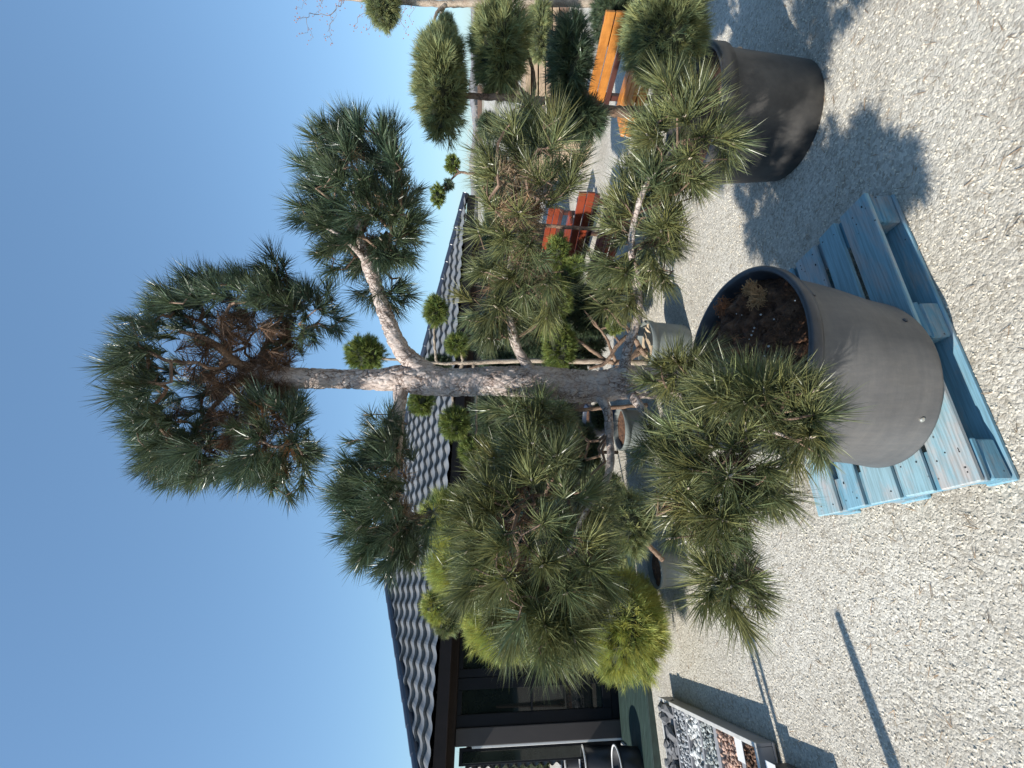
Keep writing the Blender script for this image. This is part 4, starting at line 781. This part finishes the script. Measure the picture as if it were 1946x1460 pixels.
bench(at(1147, 20, 3.75), at(1126, 200, 4.45), M['orange'], 'bright orange slatted bench behind the cloud-pruned pine on the right')
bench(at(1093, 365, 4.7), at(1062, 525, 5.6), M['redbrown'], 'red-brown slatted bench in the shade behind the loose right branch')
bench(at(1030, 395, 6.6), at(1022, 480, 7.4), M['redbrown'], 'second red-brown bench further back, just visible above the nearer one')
tb = empty('timber_stack', tuple(at(1040, 150, 9.)), 'stack of pale sawn boards lying flat behind the orange bench', 'timber stack'); tc_ = at(1040, 170, 9.); tb.location = (tc_[0], tc_[1], 0)
for r in range(5):
    for k in range(4):
        c = np.array([tc_[0] + .3, tc_[1] + k * .22, .25 + r * .13]); mb = MB(); mb.beam(c - np.array([1.9, 0, 0]) + (rng.uniform(-.15, .1), 0, 0), c + np.array([1.9, 0, 0]), .2, .105, bev=.006, jit=.003).build('board', M['timber'], tb)
for sx in (-1.2, 1.2): MB().box((tc_[0] + .3 + sx, tc_[1] + .33, .09), (.12, .9, .17), None, .01).build('bearer', M['timber_brown'], tb)
gt = empty('wooden_gate', tuple(gnd(1100, 215)), 'open brown timber frame with a diagonal brace beyond the cloud-pruned pine', 'gate'); q = at(915, 215, 10.); gt.location = (q[0], q[1], 0)
for dx in (-.45, .45): MB().box((q[0] + dx, q[1], q[2] / 2), (.09, .09, q[2]), None, .006).build('post', M['timber_brown'], gt)
MB().box((q[0], q[1], q[2] + .035), (1.1, .1, .09), None, .006).build('top_rail', M['timber_brown'], gt); MB().beam((q[0] - .40, q[1], q[2] - .35), (q[0] - .1, q[1], q[2] - .02), .05, .06).build('brace', M['timber_brown'], gt)
q = at(1012, 245, 7.5); bo = MB(); V_, F_ = ICO[2]; bo.add(np.array([q[0], q[1], q[2] - .15]) + V_ * np.array([.33, .3, .42]) * (1 + .08 * np.array([noise.noise(Vector(v * 2)) for v in V_]))[:, None], F_)
tag(bo.build('boulder', M['stone'], None, True), 'rounded pale sandstone boulder behind the right side branches', 'boulder')
bs = MB(); bs.box((q[0], q[1], (q[2] - .5) / 2), (.8, .8, q[2] - .5), None, .02); tag(bs.build('stone_plinth', M['stone']), 'sandstone plinth carrying the rounded boulder', 'plinth')

# ---------------------------------------------------------------- display tray of stones at the lower left
rk0, rk1 = gnd(1253, 1325, .13), gnd(1437, 1413, .13); ru = unit(rk1 - rk0); rL = np.linalg.norm(rk1 - rk0); rv = np.array([ru[1], -ru[0], 0]); rv = rv if rv[0] < 0 else -rv
tray = empty('display_tray', (rk0[0], rk0[1], 0), 'grey divided tray showing samples of coloured stones beside the green deck', 'display tray')
TW = .9; tm = mat('grey_tray', (.27, .265, .27), .5, .1, 5); z0, z1 = .03, .125
def tb_(mb, a0, a1, b0, b1, z0, z1, bev=.003):
    c = rk0 * (1, 1, 0) + ru * (a0 + a1) / 2 + rv * (b0 + b1) / 2 + pz * (z0 + z1) / 2; mb.box(c, (abs(a1 - a0), abs(b1 - b0), z1 - z0), (ru, rv, pz), bev); return mb
frac = lambda x: float((gnd(x, 1325 + (x - 1253) * 88 / 184, .13) - rk0) @ ru)
cuts = [frac(x) for x in (1275, 1298, 1324, 1354, 1402, 1437)]; st = [0.02] + cuts[:-1]
tb_(MB(), 0, rL, 0, TW, .02, .035).build('tray_base', tm, tray)
rm = MB(); tb_(rm, -.004, rL + .004, -.004, .022, .1305, .138); tb_(rm, -.004, .022, .0225, TW, .1305, .138); tb_(rm, rL - .022, rL + .004, .0225, TW, .1305, .138); rm.build('tray_rim', M['concrete'], tray)
mb = MB(); tb_(mb, 0, rL, 0, .018, .036, .13); tb_(mb, 0, .018, .019, TW, .036, .13); tb_(mb, rL - .018, rL, .019, TW, .036, .13); tb_(mb, 0, rL, TW, TW + .018, .036, .13)
mb.build('tray_edge', tm, tray)
for i, a in enumerate(cuts[:-1]): 
    w_ = .022 if i < 3 else .045
    tb_(MB(), a - w_ / 2, a + w_ / 2, .019, TW - .002, .036, .128).build('divider', tm, tray)
specs = [((.16, .16, .165), .03, .06, 130, 'dark grey angular rocks'), ((.36, .37, .38), .010, .018, 700, 'light grey pebbles'), ((.55, .55, .53), .014, .026, 520, 'white angular stones'), ((.38, .40, .38), .009, .016, 900, 'grey-white chippings'), ((.50, .33, .25), .010, .017, 900, 'pinkish brown pebbles'), ((.16, .085, .05), .011, .018, 800, 'dark brown chips')]
for (col, r0_, r1_, n, lb), a0, a1 in zip(specs, st, cuts):
    ar = lambda m__: (rk0 * (1, 1, 0))[None] + ru * rng.uniform(a0 + .015, a1 - .015, (m__, 1)) + rv * rng.uniform(.03, TW - .02, (m__, 1)) + pz * rng.uniform(.08, .125 if r1_ < .04 else .15, (m__, 1))
    P, F3, _ = stones(n, ar, r0_, r1_, sub=0); cc = np.repeat(rng.uniform(.55, 1.25, n), 12)[:, None] * np.ones(3)
    o = mesh_np('stone_sample', P, [F3], mat('sample_' + lb.replace(' ', '_').replace('-', '_'), col, .8, .15, 40, tint=True), tray, tint=cc); o['label'] = lb; o['kind'] = 'stuff'
tb_(MB(), cuts[4] - .05, cuts[4] + .04, .02, .14, .131, .135, .001).build('price_label', M['trim'], tray)
# next tray, just entering the frame
c = gnd(1462, 1452, .12); nx = empty('display_tray', (c[0], c[1], 0), 'dark tray with a white card at the bottom left corner', 'display tray')
mb = MB(); mb.box(c * (1, 1, 0) + ru * .22 + rv * .25 + pz * .06, (.45, .5, .1), (ru, rv, pz), .005); mb.build('tray_base', M['pot_dark'], nx)
mb = MB(); mb.box(c * (1, 1, 0) + ru * .03 + rv * .02 + pz * .13, (.10, .07, .004), (ru, rv, unit(pz)), .001); mb.build('white_card', M['trim'], nx)

# ---------------------------------------------------------------- things just out of frame on the left that throw the shadows on the gravel
def shadow_post(tip, back, w, label, base_w=None, kind='post'):
    L_ = back; H_ = L_ * math.tan(SUN_EL); b = tip - np.array([math.cos(SUN_AZ), math.sin(SUN_AZ), 0]) * L_
    mb = MB(); k = 8; mb.tube([b + (0, 0, H_ * i / k) for i in range(k + 1)], np.linspace(base_w or w, w, k + 1), 12)
    return tag(mb.build('post', M['timber_brown'], None, True), label, 'post')
shadow_post(gnd(1592, 1168), 1.7, .022, 'round wooden post just left of the view, thicker at its foot', .07)
tl = gnd(1420, 1195)
for o_ in (-.035, .035): shadow_post(tl + np.array([-math.sin(SUN_AZ), math.cos(SUN_AZ), 0]) * o_, 2.1, .019, 'slim upright of a pair left of the view, ' + ('nearer one' if o_ < 0 else 'farther one'))
